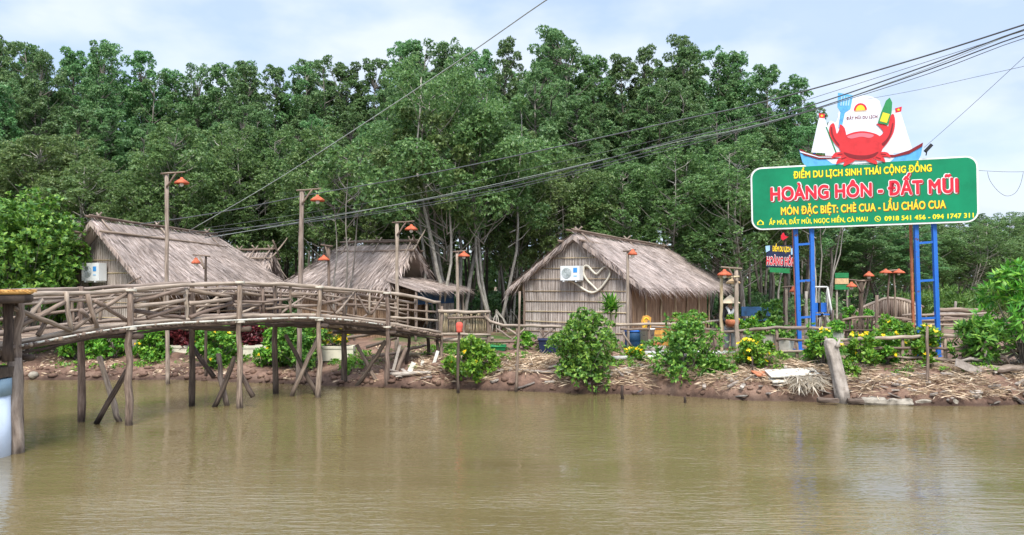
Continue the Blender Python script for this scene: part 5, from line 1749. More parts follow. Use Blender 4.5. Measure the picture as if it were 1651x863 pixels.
def skin_body(name, verts, edges, radii, mat, parent, sub=2):
    me = bpy.data.meshes.new(name)
    me.from_pydata([tuple(v) for v in verts], edges, [])
    o = link(name, me, mat, parent)
    sm = o.modifiers.new('skin', 'SKIN')
    for i, r in enumerate(radii):
        me.skin_vertices[0].data[i].radius = (r, r) if not isinstance(r, tuple) else r
    me.skin_vertices[0].data[0].use_root = True
    sm.use_smooth_shade = True
    ss_ = o.modifiers.new('subsurf', 'SUBSURF')
    ss_.levels = ss_.render_levels = sub
    return o


bv, be, br = [], [], []


def J(x, y, z, r, par=None):
    bv.append((x, y, z)); br.append(r)
    if par is not None: be.append((par, len(bv) - 1))
    return len(bv) - 1


hip = J(0, 0, 0.80, (0.145, 0.11))
wst = J(0, 0, 0.96, (0.115, 0.09), hip)
chs = J(0, 0.01, 1.15, (0.145, 0.10), wst)
nk0 = J(0, 0.0, 1.29, (0.09, 0.07), chs)
nk = J(0, -0.01, 1.36, 0.048, nk0)
hd0 = J(0, -0.02, 1.42, (0.07, 0.075), nk)
hd1 = J(0, -0.015, 1.50, (0.078, 0.09), hd0)
hd2 = J(0, -0.005, 1.57, (0.06, 0.07), hd1)
nose = J(0, -0.12, 1.475, 0.012, hd1)
for s in (1, -1):
    h = J(s * 0.085, 0, 0.72, 0.088, hip)
    kn = J(s * 0.09, -0.02, 0.42, 0.058, h)
    an = J(s * 0.09, 0.01, 0.08, 0.038, kn)
    J(s * 0.10, -0.12, 0.03, 0.03, an)
    sh = J(s * 0.17, 0, 1.25, 0.06, nk0)
    el = J(s * 0.235, -0.02, 1.02, 0.043, sh)
    wr = J(s * 0.15, -0.19, 0.92, 0.03, el)
    pm = J(s * 0.11, -0.24, 0.91, 0.03, wr)
    for f in range(4):
        k = J(s * 0.075, -0.265, 0.935 - 0.02 * f, 0.0095, pm)
        J(s * 0.04, -0.275, 0.925 - 0.02 * f, 0.008, k)
    J(s * 0.12, -0.265, 0.95, 0.010, pm)
skin_body('body', bv, be, br, M['skin'], per)
# clothes over the body
jk = ([(0, 0, 0.74), (0, 0, 0.96), (0, 0.01, 1.15), (0, 0, 1.29), (0, -0.005, 1.33)], [(0, 1), (1, 2), (2, 3), (3, 4)], [(0.185, 0.15), (0.14, 0.115), (0.168, 0.122), (0.115, 0.09), 0.06])
for s in (1, -1):
    n0 = len(jk[0])
    jk[0].extend([(s * 0.17, 0, 1.25), (s * 0.238, -0.02, 1.02), (s * 0.165, -0.165, 0.935)])
    jk[1].extend([(3, n0), (n0, n0 + 1), (n0 + 1, n0 + 2)])
    jk[2].extend([0.075, 0.062, 0.055])
skin_body('blouse', *jk, M['cloth_black'], per)
tr = ([(0, 0, 0.84)], [], [(0.155, 0.12)])
for s in (1, -1):
    n0 = len(tr[0])
    tr[0].extend([(s * 0.085, 0, 0.72), (s * 0.092, -0.02, 0.42), (s * 0.095, 0.01, 0.11)])
    tr[1].extend([(0, n0), (n0, n0 + 1), (n0 + 1, n0 + 2)])
    tr[2].extend([0.105, 0.082, 0.075])
skin_body('trousers', *tr, M['cloth_grey'], per)
MB().lathe([(0.29, 1.47), (0.2, 1.545), (0.1, 1.635), (0.0, 1.71)], gp + V((0, -0.01, 0)), 24).build('conical_hat', M['hat'], per, True)
MB().lathe([(0.0, 1.68), (0.1, 1.61), (0.2, 1.52), (0.285, 1.455), (0.29, 1.47)], gp + V((0, -0.01, 0)), 24).build('hat_lining', M['hat'], per, True)
MB().lathe([(0.083, 1.42), (0.092, 1.5), (0.085, 1.58), (0.0, 1.6)], gp + V((0, 0.028, 0)), 14).build('hair', M['black'], per, True)
for s in (1, -1):
    MB().lathe([(0.0, -.008), (0.012, 0), (0.0, .008)], gp + V((s * 0.03, -0.098, 1.50)), 8).build('eye', M['black'], per, True)
MB().tube([gp + V((-.03, -.098, 1.437)), gp + V((0, -.106, 1.434)), gp + V((.03, -.098, 1.437))], 0.007, 6).build('mouth', M['darkred'], per, True)
mb = MB()
mb.tube([gp + V(p) for p in ((0.10, 0.0, 1.34), (0.09, -0.09, 1.30), (0.03, -0.135, 1.2), (-0.02, -0.14, 1.10), (-0.03, -0.145, 1.0))], [0.035, 0.04, 0.045, 0.05, 0.055], 8)
mb.tube([gp + V(p) for p in ((-0.10, 0.0, 1.34), (-0.09, -0.09, 1.30), (-0.05, -0.135, 1.2), (-0.07, -0.14, 1.12))], [0.035, 0.04, 0.04, 0.045], 8)
mb.tube([gp + V(p) for p in ((-0.10, 0.0, 1.34), (0, 0.10, 1.36), (0.10, 0.0, 1.34))], [0.035, 0.035, 0.035], 8)
mb.build('scarf', M['cloth_white'], per, True)
bc = gp + V((-0.03, -0.36, 0.80))
bsk = thing('basket', 'round orange-red basket of greens carried by the hat figure', 'basket', bc)
MB().lathe([(0.0, 0.0), (0.13, 0.0), (0.19, 0.07), (0.2, 0.14), (0.185, 0.2), (0.17, 0.2), (0.18, 0.14), (0.0, 0.10)], bc, 18).build('bowl', M['clay'], bsk, True)
p, a = clump_points([(0, 0, 0.22, 0.14)], 60)
v, f = rosettes(p, a, 5, 0.09, 0.5)
arr_mesh('greens', v, f, M['leaf_lime'], bsk)

# ------------------------------------------------------------------ cables
def cable(label, pts, d0, d1, px_a, px_b, r, mat='cable', name='overhead_cable', group='overhead cables'):
    q = []
    fx = np.array([p[0] for p in pts], float); fy = np.array([p[1] for p in pts], float)
    n = len(pts)
    for i in range(n - 1):
        p0, p1, p2, p3 = (np.array(pts[max(0, min(n - 1, i + k))], float) for k in (-1, 0, 1, 2))
        for t in np.arange(0, 1, 0.25):
            c = 0.5 * (2 * p1 + (p2 - p0) * t + (2 * p0 - 5 * p1 + 4 * p2 - p3) * t * t + (3 * p1 - p0 - 3 * p2 + p3) * t ** 3)
            d = d0 + (d1 - d0) * (c[0] - px_a) / (px_b - px_a)
            q.append(P(c[0], c[1], d))
    d = d0 + (d1 - d0) * (pts[-1][0] - px_a) / (px_b - px_a)
    q.append(P(pts[-1][0], pts[-1][1], d))
    return tag(MB().tube(q, r * 0.85, 6).build(name, M[mat], None, True), label, 'cable', group)


A = [(1760, 5), (1651, 40), (1500, 88), (1330, 138), (1200, 172), (1100, 193), (950, 226), (800, 258), (650, 288), (500, 314), (345, 344), (180, 368)]
cable('topmost heavy cable sweeping from the sky down to the big hut ridge', A, 13, 28, 1760, 180, 0.019)
Bp = [(1760, 22), (1651, 48), (1500, 104), (1330, 163), (1200, 201), (1100, 224), (950, 264), (800, 300), (650, 329), (500, 352), (330, 378)]
cable('heavy cable of the lower bundle, uppermost of it', Bp, 13.5, 28.5, 1760, 330, 0.017)
cable('second cable of the lower bundle, close under its uppermost', [(x, y + 4.5 + 3.5 * (x / 1651)) for x, y in Bp], 13.6, 28.6, 1760, 330, 0.015)
cable('pale strand twisted along the lower bundle', [(x, y + 2 + 5 * math.sin(x / 170)) for x, y in Bp], 13.8, 28.3, 1760, 330, 0.009, 'wire_pale')
cable('lowest thin strand slung below the lower bundle', [(1760, 40), (1651, 62), (1500, 118), (1330, 172), (1200, 210), (1000, 262), (800, 310), (650, 338), (500, 358), (330, 372), (170, 388)], 14, 27.5, 1760, 170, 0.009)
cable('thin upper strand above the lower bundle', [(1760, 20), (1651, 50), (1500, 98), (1330, 152), (1200, 192), (1050, 228), (900, 262), (750, 296), (600, 326), (440, 352), (330, 368)], 14, 27.8, 1760, 330, 0.007)
cable('straight pale guy wire slanting down to the big thatch slope', [(930, -28), (878, 2), (740, 98), (560, 217), (430, 300), (305, 372)], 12, 28.2, 930, 305, 0.014, 'wire_pale', 'guy_wire', 'guy wires')
cable('thin guy wire rising from the billboard top to the sky edge', [(1490, 238), (1560, 176), (1651, 92), (1720, 25)], 21.2, 14, 1490, 1720, 0.006, 'cable', 'guy_wire', 'guy wires')
cable('fine wire arching behind the cook hat towards the sky edge', [(1398, 160), (1480, 145), (1570, 125), (1651, 107), (1740, 86)], 21.6, 15, 1398, 1740, 0.006)
cable('level thin wire running out from the billboard side', [(1578, 275), (1615, 277), (1651, 277), (1730, 274)], 21.0, 20.0, 1578, 1730, 0.007)
cable('slack loop of wire hanging beyond the billboard side', [(1592, 277), (1596, 291), (1608, 307), (1622, 316), (1636, 312), (1645, 298), (1650, 278)], 20.9, 20.5, 1592, 1650, 0.007)

# ------------------------------------------------------------------ things lying on the bank
random.seed(91)


def foam_box(label, px, py, d, w, h, dep=0.42, rz=0.1, mat='foam'):
    c = P(px, py, d)
    root = thing('foam_box', label, 'planter', V((c.x, c.y, c.z - h / 2)), 'foam planter boxes under the bridge')
    t = 0.05
    m = Matrix.Rotation(rz, 3, 'Z')
    mb = MB()
    for ox, oy, sx, sy in ((0, -dep / 2, w, t), (0, dep / 2, w, t), (-w / 2 + t / 2 - .001, 0, t, dep - t - .004), (w / 2 - t / 2 + .001, 0, t, dep - t - .004)):
        mb.box(c + m @ V((ox, oy, 0)), sx, sy, h, rz)
    mb.build('wall', M[mat], root)
    MB().box(c + V((0, 0, -h * 0.25)), w - 0.1, dep - 0.08, h * 0.4, rz).build('soil', M['ground'], root)
    MB().box(c + V((0, 0, h * .40)) - m @ V((0, dep / 2 + .03, 0)), w * 1.01, 0.03, h * 0.16, rz).build('rim', M[mat], root)
    return root


foam_box('short cream foam box between red-leaf plants', 291, 567, 26.2, 0.62, 0.44)
foam_box('square cream foam box standing behind the third bridge pile', 414, 569, 25.4, 0.8, 0.5)
foam_box('long cream foam box holding the round yellow flowers', 543, 569, 24.6, 1.1, 0.46, 0.5, 0.06)


def log(label, a, b, r, mat='wood', r2=None, name='driftwood_log', cat='log', group='logs and poles lying on the bank'):
    a, b = V(a), V(b)
    mb = MB().stick(a, b, r, r2, seg=7, wob=0.25, n=10)
    return tag(mb.build(name, M[mat], None, True), label, cat, group)


def on_bank(px, d, up):
    g = G(px, d)
    return g + V((0, 0, up))


def PL(px, py, dg):
    """photo pixel dropped on the bank near distance dg"""
    d = dg
    best = None
    for k in range(60):
        dd = dg - 2 + k * 0.07
        p = P(px, py, dd)
        e = abs(p.z - ground_z(p.x, p.y))
        if best is None or e < best[0]: best = (e, p)
    return best[1]


def bank_log(label, p0, p1, dg, r, mat='wood', **kw):
    a, b = PL(*p0, dg), PL(*p1, dg)
    return log(label, a + V((0, 0, r * .6)), b + V((0, 0, r * .6)), r, mat, **kw)


bank_log('grey driftwood log behind the slim bare stake', (812, 590), (905, 574), 22.5, 0.085, 'wood_pale')
bank_log('thin pale pole on the straw below the driftwood log', (835, 598), (893, 602), 22.0, 0.04, 'plank')
bank_log('forked driftwood snag on the straw between the two glossy bushes', (985, 606), (1036, 592), 21.6, 0.07, 'plank')
bank_log('dark branch under the forked snag', (986, 610), (1026, 600), 21.4, 0.05, 'wood_dark')
bank_log('thin branch dipping into the water by the slim stake', (834, 628), (862, 618), 21.0, 0.03, 'plank')
bank_log('thick pale beam beneath the bridge landing', (640, 577), (712, 575), 23.2, 0.10, 'bamboo_rail')
bank_log('pale pole lying at the foot of the landing', (632, 606), (695, 603), 22.2, 0.06, 'plank')
bank_log('long crooked pole across the bank end', (1385, 612), (1480, 622), 19.6, 0.035, 'bamboo_rail')
bank_log('round log at the bank end near the shrub roots', (1500, 592), (1590, 596), 19.8, 0.08, 'wood')
bank_log('bleached log beneath the tall bank-end shrub', (1575, 600), (1660, 598), 19.9, 0.1, 'wood_pale')
# white shards under the landing
for i, (a, b, c, d, w, lb) in enumerate([(676, 612, 682, 582, 0.09, 'upright white board shard at the landing foot'), (690, 616, 706, 566, 0.09, 'leaning white board shard beside the upright one'),
                                         (660, 600, 667, 585, 0.14, 'short white board shard under the landing beam'), (630, 612, 645, 556, 0.08, 'grey slanting strut beside the last bridge pile'), (694, 624, 708, 600, 0.05, 'thin pale stick leaning in the mud by the landing')]):
    o = MB().bar(P(a, b, 22.3), P(c, d, 22.6), w, 0.03, V((0, 1, 0.2))).build('board_shard', M['board_white' if i != 3 else 'plank'], None)
    tag(o, lb, 'board', 'board scraps at the bridge landing')
# stack of branches beside the last piles
for i, (a, b, c, d, lb) in enumerate([(590, 560, 640, 545, 'topmost branch heaped behind the last bridge pile'), (600, 575, 660, 566, 'middle branch heaped behind the last bridge pile'), (586, 588, 650, 585, 'lowest branch heaped behind the last bridge pile'),
                                      (560, 545, 628, 533, 'slanting branch leaning against the landing stilts'), (648, 566, 690, 556, 'pale branch lying under the landing floor')]):
    log(lb, P(a, b, 23.6), P(c, d, 23.9), 0.05, ('wood', 'wood_pale', 'plank')[i % 3])
# pale pipes
pp = thing('drain_pipe', 'long pale pipe lying along the bank between the two glossy bushes', 'pipe', P(1000, 577, 21.9))
MB().tube([P(982, 578, 21.9), P(1070, 576, 21.9), P(1120, 574, 22.0)], 0.065, 12).build('pipe', M['pvc'], pp, True)
pp = thing('drain_pipe', 'upper pale pipe resting behind the long one', 'pipe', P(1050, 566, 22.6))
MB().tube([P(1040, 571, 22.4), P(1100, 570, 22.4), P(1205, 571, 22.4)], 0.09, 12).build('pipe', M['pvc'], pp, True)
pp = thing('drain_pipe', 'stubby grey ribbed pipe end before the verandah', 'pipe', P(1056, 562, 22.9))
MB().tube([P(1040, 563, 22.9), P(1073, 563, 22.9)], 0.1, 14).build('pipe', M['concrete'], pp, True)
# barrel, bucket, carved board, clay things before the verandah
c = G(1022, 23.9)
t = thing('barrel', 'blue plastic barrel behind the fence of the heart hut', 'barrel', c)
MB().lathe([(0.0, 0.0), (0.25, 0.0), (0.27, 0.06), (0.28, 0.25), (0.27, 0.28), (0.285, 0.31), (0.28, 0.55), (0.24, 0.6), (0.0, 0.61)], c, 20).build('drum', M['bluetarp'], t, True)
MB().lathe([(0.27, 0.57), (0.295, 0.58), (0.295, 0.62), (0.2, 0.63), (0.0, 0.632)], c, 20).build('lid', M['blue'], t, True)
c = G(1043, 23.7)
t = thing('bucket', 'white square bucket next to the blue barrel', 'bucket', c)
MB().lathe([(0.0, 0.0), (0.19, 0.0), (0.24, 0.62), (0.255, 0.62), (0.255, 0.65), (0.22, 0.65), (0.2, 0.1), (0.0, 0.1)], c, 16).build('shell', M['white'], t, True)
MB().tube([c + V((0.24, 0, 0.6)), c + V((0.16, -0.2, 0.45)), c + V((-0.16, -0.2, 0.45)), c + V((-0.24, 0, 0.6))], 0.008, 5).build('handle', M['cable'], t, True)
c = G(1042, 24.3)
t = thing('carved_board', 'tall orange carved board standing before the verandah', 'board', c)
o_ = MB()
o_.prism([c + V((x, 0, z)) for x, z in ((-0.15, 0.1), (0.15, 0.1), (0.17, 0.55), (0.14, 0.7), (0.16, 0.85), (0.05, 0.92), (-0.1, 0.9), (-0.16, 0.73), (-0.13, 0.55))], V((0, -1, 0)), 0.06)
ob = o_.build('panel', M['orange_wood'], t)
mb = MB()
for z in (0.3, 0.52, 0.75):
    mb.tube([c + V((0.08 * math.cos(g), -0.005, z + 0.09 * math.sin(g))) for g in np.linspace(0, 5.2, 10)], 0.018, 5)
mb.build('carving', M['gold'], ob, True)
MB().box(c + V((0, 0.02, 0.05)), 0.5, 0.3, 0.12).build('base', M['wood'], t)
c = G(1058, 23.4)
t = thing('clay_pot', 'small terracotta pot beside the white bucket', 'pot', c)
MB().lathe([(0.0, 0), (0.09, 0), (0.16, 0.14), (0.13, 0.24), (0.15, 0.28), (0.12, 0.28), (0.1, 0.2), (0, 0.18)], c, 16).build('vessel', M['clay'], t, True)
MB().lathe([(0.0, 0.245), (0.112, 0.25)], c, 16).build('soil', M['ground'], t)
c = G(1064, 24.6)
t = thing('wooden_crate', 'reddish slatted crate beside the carved board', 'crate', c)
mb = MB()
for k in range(4):
    mb.box(c + V((0, -0.2, 0.09 + k * 0.17)), 0.8, 0.025, 0.14)
    mb.box(c + V((-0.4, 0.0, 0.09 + k * 0.17)), 0.025, 0.37, 0.14)
    mb.box(c + V((0.4, 0.0, 0.09 + k * 0.17)), 0.025, 0.37, 0.14)
mb.build('slat', M['orange_wood'], t)
mb = MB()
MB().box(c + V((0, 0, 0.02)), 0.78, 0.36, 0.02).build('bottom', M['wood'], t)
for i, (px, py) in enumerate([(1090, 519), (1133, 519), (1118, 514)]):
    c = P(px, py, 24.0 + .2 * i)
    t = thing('flower_pot', ['straw-hat shaped pot cover on the verandah rail', 'ochre pot at the far end of the verandah rail', 'ochre pot between two others on the verandah rail'][i], 'pot', c)
    MB().lathe([(0, -0.12), (0.09, -0.12), (0.13, 0.08), (0.15, 0.1), (0.12, 0.1), (0, 0.06)], c, 14).build('vessel', M['shade_y'], t, True)
    p, a = clump_points([(0, 0, 0.16, 0.12)], 40)
    v, f = rosettes(p, a, 5, 0.09, 0.5)
    arr_mesh('foliage', v, f, M['leaf_lime'], t)
# two blue-green boats' hull planks by the round bush
for i, (px0, px1, py, mt, lb) in enumerate([(868, 900, 560, 'navy', 'dark blue tub behind the big round bush'), (783, 816, 557, 'green_dark', 'flat green tray under the cross-braced fence')]):
    a, b = PL(px0, py + 8, 24.0), PL(px1, py + 8, 24.0)
    c = (a + b) / 2; w = abs(b.x - a.x)
    t = thing('plastic_tub', lb, 'tub', c)
    h = 0.38 if i == 0 else 0.14
    mb = MB()
    k = [(-1, -1), (1, -1), (1, 1), (-1, 1)]
    lo = [c + V((x * w * .42, y * .22, 0)) for x, y in k]; hi = [c + V((x * w * .5, y * .27, h)) for x, y in k]
    hin = [c + V((x * w * .46, y * .23, h)) for x, y in k]; loin = [c + V((x * w * .4, y * .2, h * .3)) for x, y in k]
    b0 = len(mb.v); mb.v += lo + hi + hin + loin
    for q0, q1 in ((0, 4), (4, 8), (8, 12)):
        for j in range(4):
            j2 = (j + 1) % 4
            mb.f.append((q0 + j, q0 + j2, q1 + j2, q1 + j)); mb.uv.append(((0, 0),) * 4)
    mb.f.append((12, 13, 14, 15)); mb.uv.append(((0, 0),) * 4)
    mb.f.append((3, 2, 1, 0)); mb.uv.append(((0, 0),) * 4)
    mb.build('shell', M[mt], t)
    MB().tube([hi[0], hi[1], hi[2], hi[3], hi[0]], 0.025, 6).build('rim', M[mt], t, True)
# leaning grey stump post
d = 19.0
t = thing('leaning_stump', 'thick grey weathered stump leaning at the water edge', 'stump', P(1358, 640, d))
mb = MB()
pts = [P(1360, 662, d), P(1357, 635, d), P(1352, 605, d + .1), P(1346, 578, d + .15), P(1340, 556, d + .2), P(1338, 546, d + .2)]
ring, n = [], 20
for i in range(len(pts) - 1):
    for tt in np.arange(0, 1, 0.2): ring.append((pts[i].lerp(pts[i + 1], float(tt)), np.interp(i + tt, range(6), [0.20, 0.185, 0.17, 0.165, 0.18, 0.11])))
ring.append((pts[-1], 0.08))
b = len(mb.v)
for i, (c, rr) in enumerate(ring):
    for k in range(n):
        g = 2 * math.pi * k / n
        groove = 0.82 + 0.3 * noise.noise(V((math.cos(g) * 2.2, math.sin(g) * 2.2, i * 0.10))) + 0.12 * noise.noise(V((math.cos(g) * 6, math.sin(g) * 6, i * 0.2)))
        mb.v.append(c + V((math.cos(g), math.sin(g), 0.35 * noise.noise(V((k * .7, 3, 1))) if i == len(ring) - 1 else 0)) * rr * groove * 1.12)
for i in range(len(ring) - 1):
    for k in range(n):
        k2 = (k + 1) % n
        mb.f.append((b + i * n + k, b + i * n + k2, b + (i + 1) * n + k2, b + (i + 1) * n + k)); mb.uv.append(((k / n, i * .05), ((k + 1) / n, i * .05), ((k + 1) / n, i * .05 + .05), (k / n, i * .05 + .05)))
mb.f.append(tuple(b + (len(ring) - 1) * n + k for k in range(n))); mb.uv.append(((0, 0),) * n)
st = mb.build('trunk', M['plank'], t, True)
MB().stick(P(1338, 560, d + .25), P(1330, 543, d + .3), 0.07, 0.03).build('broken_limb', M['wood'], t, True)
MB().stick(P(1349, 560, d), P(1354, 546, d + .1), 0.06, 0.02).build('broken_limb', M['plank'], t, True)
# kerb of old logs in the water below the stump
kerb = [(1318, 645, 1352, 646, 0.075, 'half-sunk pale log just before the leaning stump'), (1366, 646, 1392, 648, 0.085, 'short sunk log touching the leaning stump'), (1388, 648, 1428, 650, 0.13, 'first thick block of the waterline kerb'),
        (1428, 650, 1470, 651, 0.135, 'second thick block of the waterline kerb'), (1470, 651, 1508, 651, 0.13, 'third thick block of the waterline kerb'), (1508, 650, 1542, 650, 0.12, 'last block of the waterline kerb'), (1552, 650, 1580, 640, 0.12, 'tilted block past the end of the kerb')]
for a, b, c, e, r, lb in kerb:
    mb = MB()
    p0, p1 = P(a, b, 18.7), P(c, e, 18.65)
    N = 12
    b = len(mb.v)
    for i in range(N + 1):
        q = p0.lerp(p1, i / N)
        for k in range(10):
            g = 2 * math.pi * k / 10
            sq = 1 / max(abs(math.cos(g)), abs(math.sin(g))) ** 0.6
            w = r * sq * (0.85 + 0.45 * noise.noise(V((q.x * 5, k * .9, a * .1)))) * (0.8 if i in (0, N) else 1)
            mb.v.append(q + V((0, math.cos(g) * w, math.sin(g) * w)))
    for i in range(N):
        for k in range(10):
            k2 = (k + 1) % 10
            mb.f.append((b + i * 10 + k, b + i * 10 + k2, b + i * 10 + 10 + k2, b + i * 10 + 10 + k)); mb.uv.append(((k / 10, i * .03), (k / 10 + .1, i * .03), (k / 10 + .1, i * .03 + .03), (k / 10, i * .03 + .03)))
    mb.f.append(tuple(b + k for k in range(9, -1, -1))); mb.uv.append(((0, 0),) * 10)
    mb.f.append(tuple(b + N * 10 + k for k in range(10))); mb.uv.append(((0, 0),) * 10)
    tag(mb.build('kerb_block', M['concrete' if r > .11 else 'wood'], None), lb, 'log', 'old logs along the waterline')
# pale boards and the frond heap
for a, b, c, e, d0, w, mt, lb in [(1238, 603, 1316, 599, 19.68, 0.42, 'board_white', 'large white board lying flat below the X-braced fence'), (1242, 613, 1284, 612, 19.55, 0.3, 'board_white', 'smaller tilted white board under the large one'),
                                  (1541, 584, 1582, 602, 19.2, 0.2, 'plank', 'pale plank slanting down at the bank end'), (1600, 622, 1616, 648, 18.9, 0.17, 'plank', 'wide short plank standing aslant in the bank end mud'),
                                  (1634, 656, 1660, 618, 18.9, 0.08, 'plank', 'narrow plank leaning in the mud below the shrub'), (1216, 602, 1240, 604, 19.75, 0.3, 'clay', 'reddish board scrap beside the large white board')]:
    o = MB().bar(P(a, b, d0), P(c, e, d0 + 0.15), w, 0.03, V((0, -0.35, 1)) if abs(b - e) < 8 else V((0, -1, 0.3))).build('plank', M[mt], None)
    tag(o, lb, 'board', 'boards lying about the bank')
fh = thing('frond_heap', 'bundle of dry pale frond stalks draped over the bank', 'fronds', P(1298, 622, 19.3))
c0 = origin_of(fh)
n = 260
g = RNG.uniform(math.pi * 0.95, math.pi * 2.05, n)
cen = np.stack([RNG.normal(0, 0.16, n), RNG.normal(0, 0.1, n), RNG.uniform(0.1, 0.28, n)], axis=1)
dv = unit(np.stack([np.cos(g) * 0.8, np.sin(g) * 0.5 - 0.1, RNG.uniform(-0.9, -0.1, n)], axis=1))
sd = unit(np.cross(dv, np.array([0.2, 1.0, 0.3])))
v, f = blades(cen, dv, sd, RNG.uniform(0.25, 0.5, n), RNG.uniform(0.02, 0.04, n))
arr_mesh('frond_leaves', v, f, M['frond'], fh)
# tangle of roots under the tall shrub
for i in range(26):
    a = P(rnd(1560, 1660), rnd(556, 600), 19.9 + rnd(-.3, .5))
    b = a + V((rnd(-.9, .9), rnd(-.4, .3), rnd(-.35, .1)))
    b.z = max(b.z, ground_z(b.x, b.y))
    mdl = (a + b) / 2 + V((0, 0, rnd(0.0, 0.25)))
    if i == 0: rt = thing('root_tangle', 'tangle of bleached roots and branches under the bank-end shrub', 'roots', V((12.3, 19.9, 0.8)))
    MB().tube([a, mdl, b], [rnd(.03, .06), rnd(.03, .05), 0.02], 7).build('root', M[('wood', 'wood_pale', 'plank')[i % 3]], rt, True)
# a fallen branch pile on the mud under the bridge
for i, (px, py, dd) in enumerate([(175, 610, 23.9), (225, 600, 24.2), (245, 608, 23.8)]):
    a = P(px, py, dd)
    o = MB().stick(a, a + V((rnd(.3, .7), rnd(-.2, .2), rnd(.05, .2))), 0.03, 0.015).build('twig', M['wood_dark'], None, True)
    tag(o, ['broken twig in the mud beside the second bridge pile', 'broken twig in the mud below the lime plant', 'broken twig at the waterline below the lime plant'][i], 'branch', 'twigs on the mud under the bridge')
rk = MB()
rk.lathe([(0, -0.1), (0.11, -0.05), (0.15, 0.03), (0.1, 0.11), (0.0, 0.14)], P(54, 606, 23.7), 9)
tag(rk.build('pale_stone', M['concrete'], None, True), 'pale rounded stone at the muddy waterline under the bridge head', 'stone')

# ------------------------------------------------------------------ the clearing beyond the billboard
random.seed(101)
# far arched bridge
fb = thing('arched_footbridge', 'small arched footbridge with paling rails in the clearing', 'bridge', G(1430, 33))
for dy, off in ((0.0, 0), (1.3, 6)):
    top = [P(1383 + 20 * t + off, 500 - 17 * math.sin(math.pi * min(1, t / 5.0) * 0.95) - 2 * (t > 2), 33 + dy) for t in np.linspace(0, 5, 13)]
    MB().tube(top, 0.06, 7).build('handrail', M['wood_pale'], fb, True)
    bot = [p - V((0, 0, 0.85)) for p in top]
    MB().tube(bot, 0.09, 7).build('beam', M['wood'], fb, True)
    for i in range(len(top) - 1):
        for t in (0, 0.5):
            a, b = bot[i].lerp(bot[i + 1], t), top[i].lerp(top[i + 1], t)
            MB().stick(a, b, 0.05, 0.045, seg=2).build('baluster', M[('wood', 'wood_pale')[i % 2]], fb, True)
    if dy == 0: fr = bot
mb = MB()
for i in range(len(fr) - 1):
    for t in np.arange(0, 1, 0.25):
        a = fr[i].lerp(fr[i + 1], t)
        mb.stick(a, a + V((0.16, 1.3, 0)), 0.06, None, seg=2, n=6)
mb.build('deck_planking', M['wood'], fb, True)
for px in (1392, 1430, 1478):
    for dy in (0, 1.3):
        MB().stick(G(px, 33 + dy) - V((0, 0, .2)), P(px, 500, 33 + dy), 0.07).build('pile', M['wood_dark'], fb, True)
# notice board
nb = thing('notice_board', 'green and cream notice board on two posts before the dark trees', 'notice board', G(1357, 33.5))
for px in (1349, 1366):
    MB().stick(G(px, 33.5) - V((0, 0, .2)), P(px, 440, 33.5), 0.05, wob=0.05).build('post', M['plank'], nb, True)
for y0, y1, mt, nm in ((440, 448, 'green_dark', 'top_panel'), (449, 458, 'shade_y', 'cream_panel'), (459, 467, 'green_dark', 'lower_panel')):
    a, b = P(1346, y1, 33.4), P(1368, y0, 33.4)
    MB().box((a + b) / 2, b.x - a.x, 0.04, b.z - a.z).build(nm, M[mt], nb)
# swing frame with blue seats
sw = thing('swing_frame', 'pale A-frame swing with blue seats beside the first blue leg', 'swing', G(1328, 28.5))
t0, t1 = P(1312, 463, 28.5), P(1334, 463, 28.5)
MB().tube([t0, t1], 0.035, 8).build('top_bar', M['pvc'], sw, True)
for a, b in ((P(1312, 463, 28.5), 1304), (P(1334, 463, 28.5), 1348), (P(1334, 463, 28.5), 1330), (P(1312, 463, 28.5), 1318)):
    MB().tube([a, G(b, 28.5 + (0.9 if b in (1330, 1318) else 0))], 0.035, 8).build('leg', M['pvc'], sw, True)
for i, px in enumerate((1318, 1328)):
    c = P(px, 507, 28.6)
    st = MB().bar(c - V((0.16, 0, 0)), c + V((0.16, 0, 0)), 0.3, 0.05).build('seat', M['blue'], sw)
    MB().bar(c + V((-0.16, 0.15, 0.25)), c + V((0.16, 0.15, 0.25)), 0.05, 0.35).build('seat_back', M['blue'], st)
    for s in (-.14, .14):
        MB().tube([c + V((s, 0.05, 0.02)), V((c.x + s * .8, c.y, t0.z))], 0.01, 5).build('chain', M['cable'], st)
# bench and awning posts in the shade
bn = thing('blue_bench', 'blue bench in the shade of the wood beyond the hat figure', 'bench', G(1228, 33))
c = G(1228, 33)
MB().box(c + V((0, 0, 0.45)), 1.6, 0.4, 0.06).build('seat', M['bluetarp'], bn)
MB().box(c + V((0, 0.22, 0.8)), 1.6, 0.05, 0.4).build('backrest', M['bluetarp'], bn)
for s in (-.7, .7):
    MB().box(c + V((s, 0, 0.21)), 0.06, 0.36, 0.42).build('leg', M['cable'], bn)
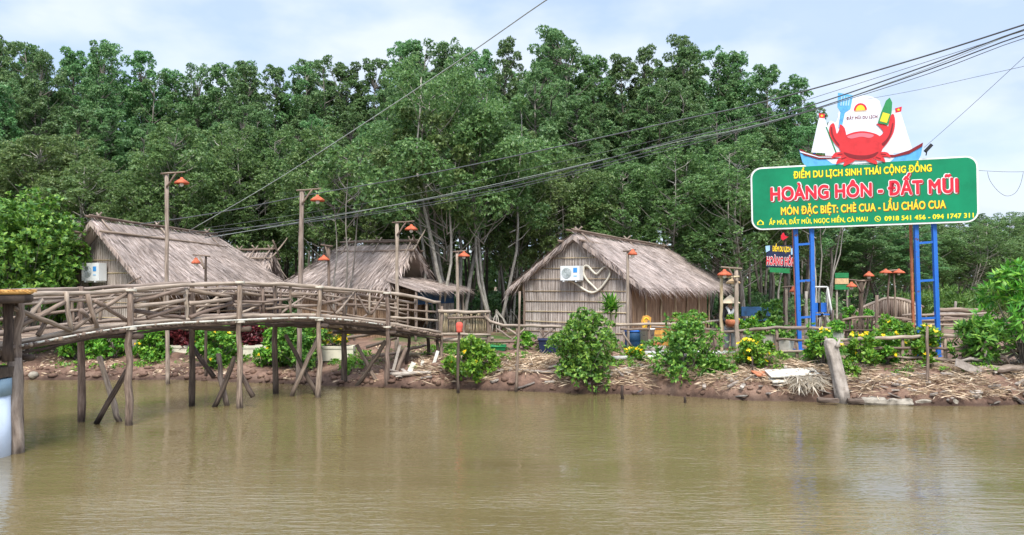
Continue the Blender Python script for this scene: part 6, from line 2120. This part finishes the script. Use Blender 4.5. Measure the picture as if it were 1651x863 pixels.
# stack of poles by the clearing
for i, (px0, px1, py, lb) in enumerate([(1512, 1600, 500, 'topmost of the poles stacked behind the second pair of blue legs'), (1505, 1605, 507, 'middle pole of the stack behind the second pair of blue legs'), (1515, 1610, 513, 'lower pole of the stack behind the second pair of blue legs')]):
    log(lb, P(px0, py, 27.5), P(px1, py + 1, 27.5), 0.085, ('wood', 'plank', 'wood_pale')[i])
for i, (px, pt, d0, lb) in enumerate([(1340, 500, 25.2, 'pale slanting post by the swing frame'), (1300, 470, 26.0, 'grey upright post between the first pair of blue legs'), (1355, 505, 25.8, 'dark short post beside the paling fence'), (1541, 486, 30, 'grey upright post by the stacked poles')]):
    g = G(px, d0)
    tag(MB().stick(g - V((0, 0, .2)), P(px + (3 if i == 0 else 0), pt, d0), 0.06, 0.045).build('post', M[('wood_pale', 'plank', 'wood_dark', 'plank')[i]], None, True), lb, 'post', 'odd posts in the clearing')
# white planters behind the fence before the billboard
for i, (px, d0, lb) in enumerate([(1205, 23.6, 'pale planter box behind the fence beside the hat figure'), (1240, 23.2, 'pale planter box in the middle behind the X-braced fence'), (1268, 22.8, 'pale planter box next to the blue leg'), (1348, 23.2, 'pale planter box behind the leaning stump')]):
    g = G(px, d0)
    t = thing('planter_box', lb, 'planter', g, 'pale planter boxes behind the fence')
    MB().lathe([(0, 0), (0.2, 0), (0.24, 0.4), (0.26, 0.42), (0.22, 0.42), (0.2, 0.34), (0, 0.33)], g, 4).build('shell', M['board_white'], t)
    p, a = clump_points([(0, 0, 0.55, 0.26)], 90)
    v, f = rosettes(p, a, 5, 0.12, 0.45)
    arr_mesh('foliage', v, f, M['leaf_lime' if i % 2 else 'leaf_bush'], t)

# little bulbs hanging under the verandah eave
for i, (px, py, l) in enumerate([(1074, 470, 2.4), (1129, 470, 6.2)]):
    c = Fh.p(2.45, l, 2.62)
    t = thing('hanging_bulb', ['small white bulb hanging under the eave close to the hut corner', 'small white bulb hanging under the eave close to the open verandah end'][i], 'bulb', c)
    MB().tube([c + V((0, 0, 0.3)), c + V((0, 0, 0.06))], 0.008, 5).build('cord', M['cable'], t, True)
    MB().lathe([(0, 0.08), (0.03, 0.07), (0.055, 0.0), (0.05, -0.05), (0, -0.08)], c, 10).build('globe', M['bulb'], t, True)

# broken wood and bark strewn over the bank end
random.seed(140)
mb = MB()
for k in range(130):
    x = rnd(5.5, 14.0) if k % 4 else rnd(-3.5, 5.0)
    t = abs(random.gauss(0.35, 0.5)) + 0.03
    y = shore(x) + t
    c = V((x, y, ground_z(x, y) + rnd(0.0, 0.05)))
    g = rnd(0, 6.28)
    d = V((math.cos(g), math.sin(g) * 0.7, rnd(-.35, .35))).normalized() * rnd(0.06, 0.28)
    mb.bar(c - d, c + d, rnd(0.03, 0.12), rnd(0.015, 0.05), V((rnd(-.4, .4), rnd(-.6, .2), 1)))
tag(mb.build('wood_debris', M['plank']), kind='stuff')
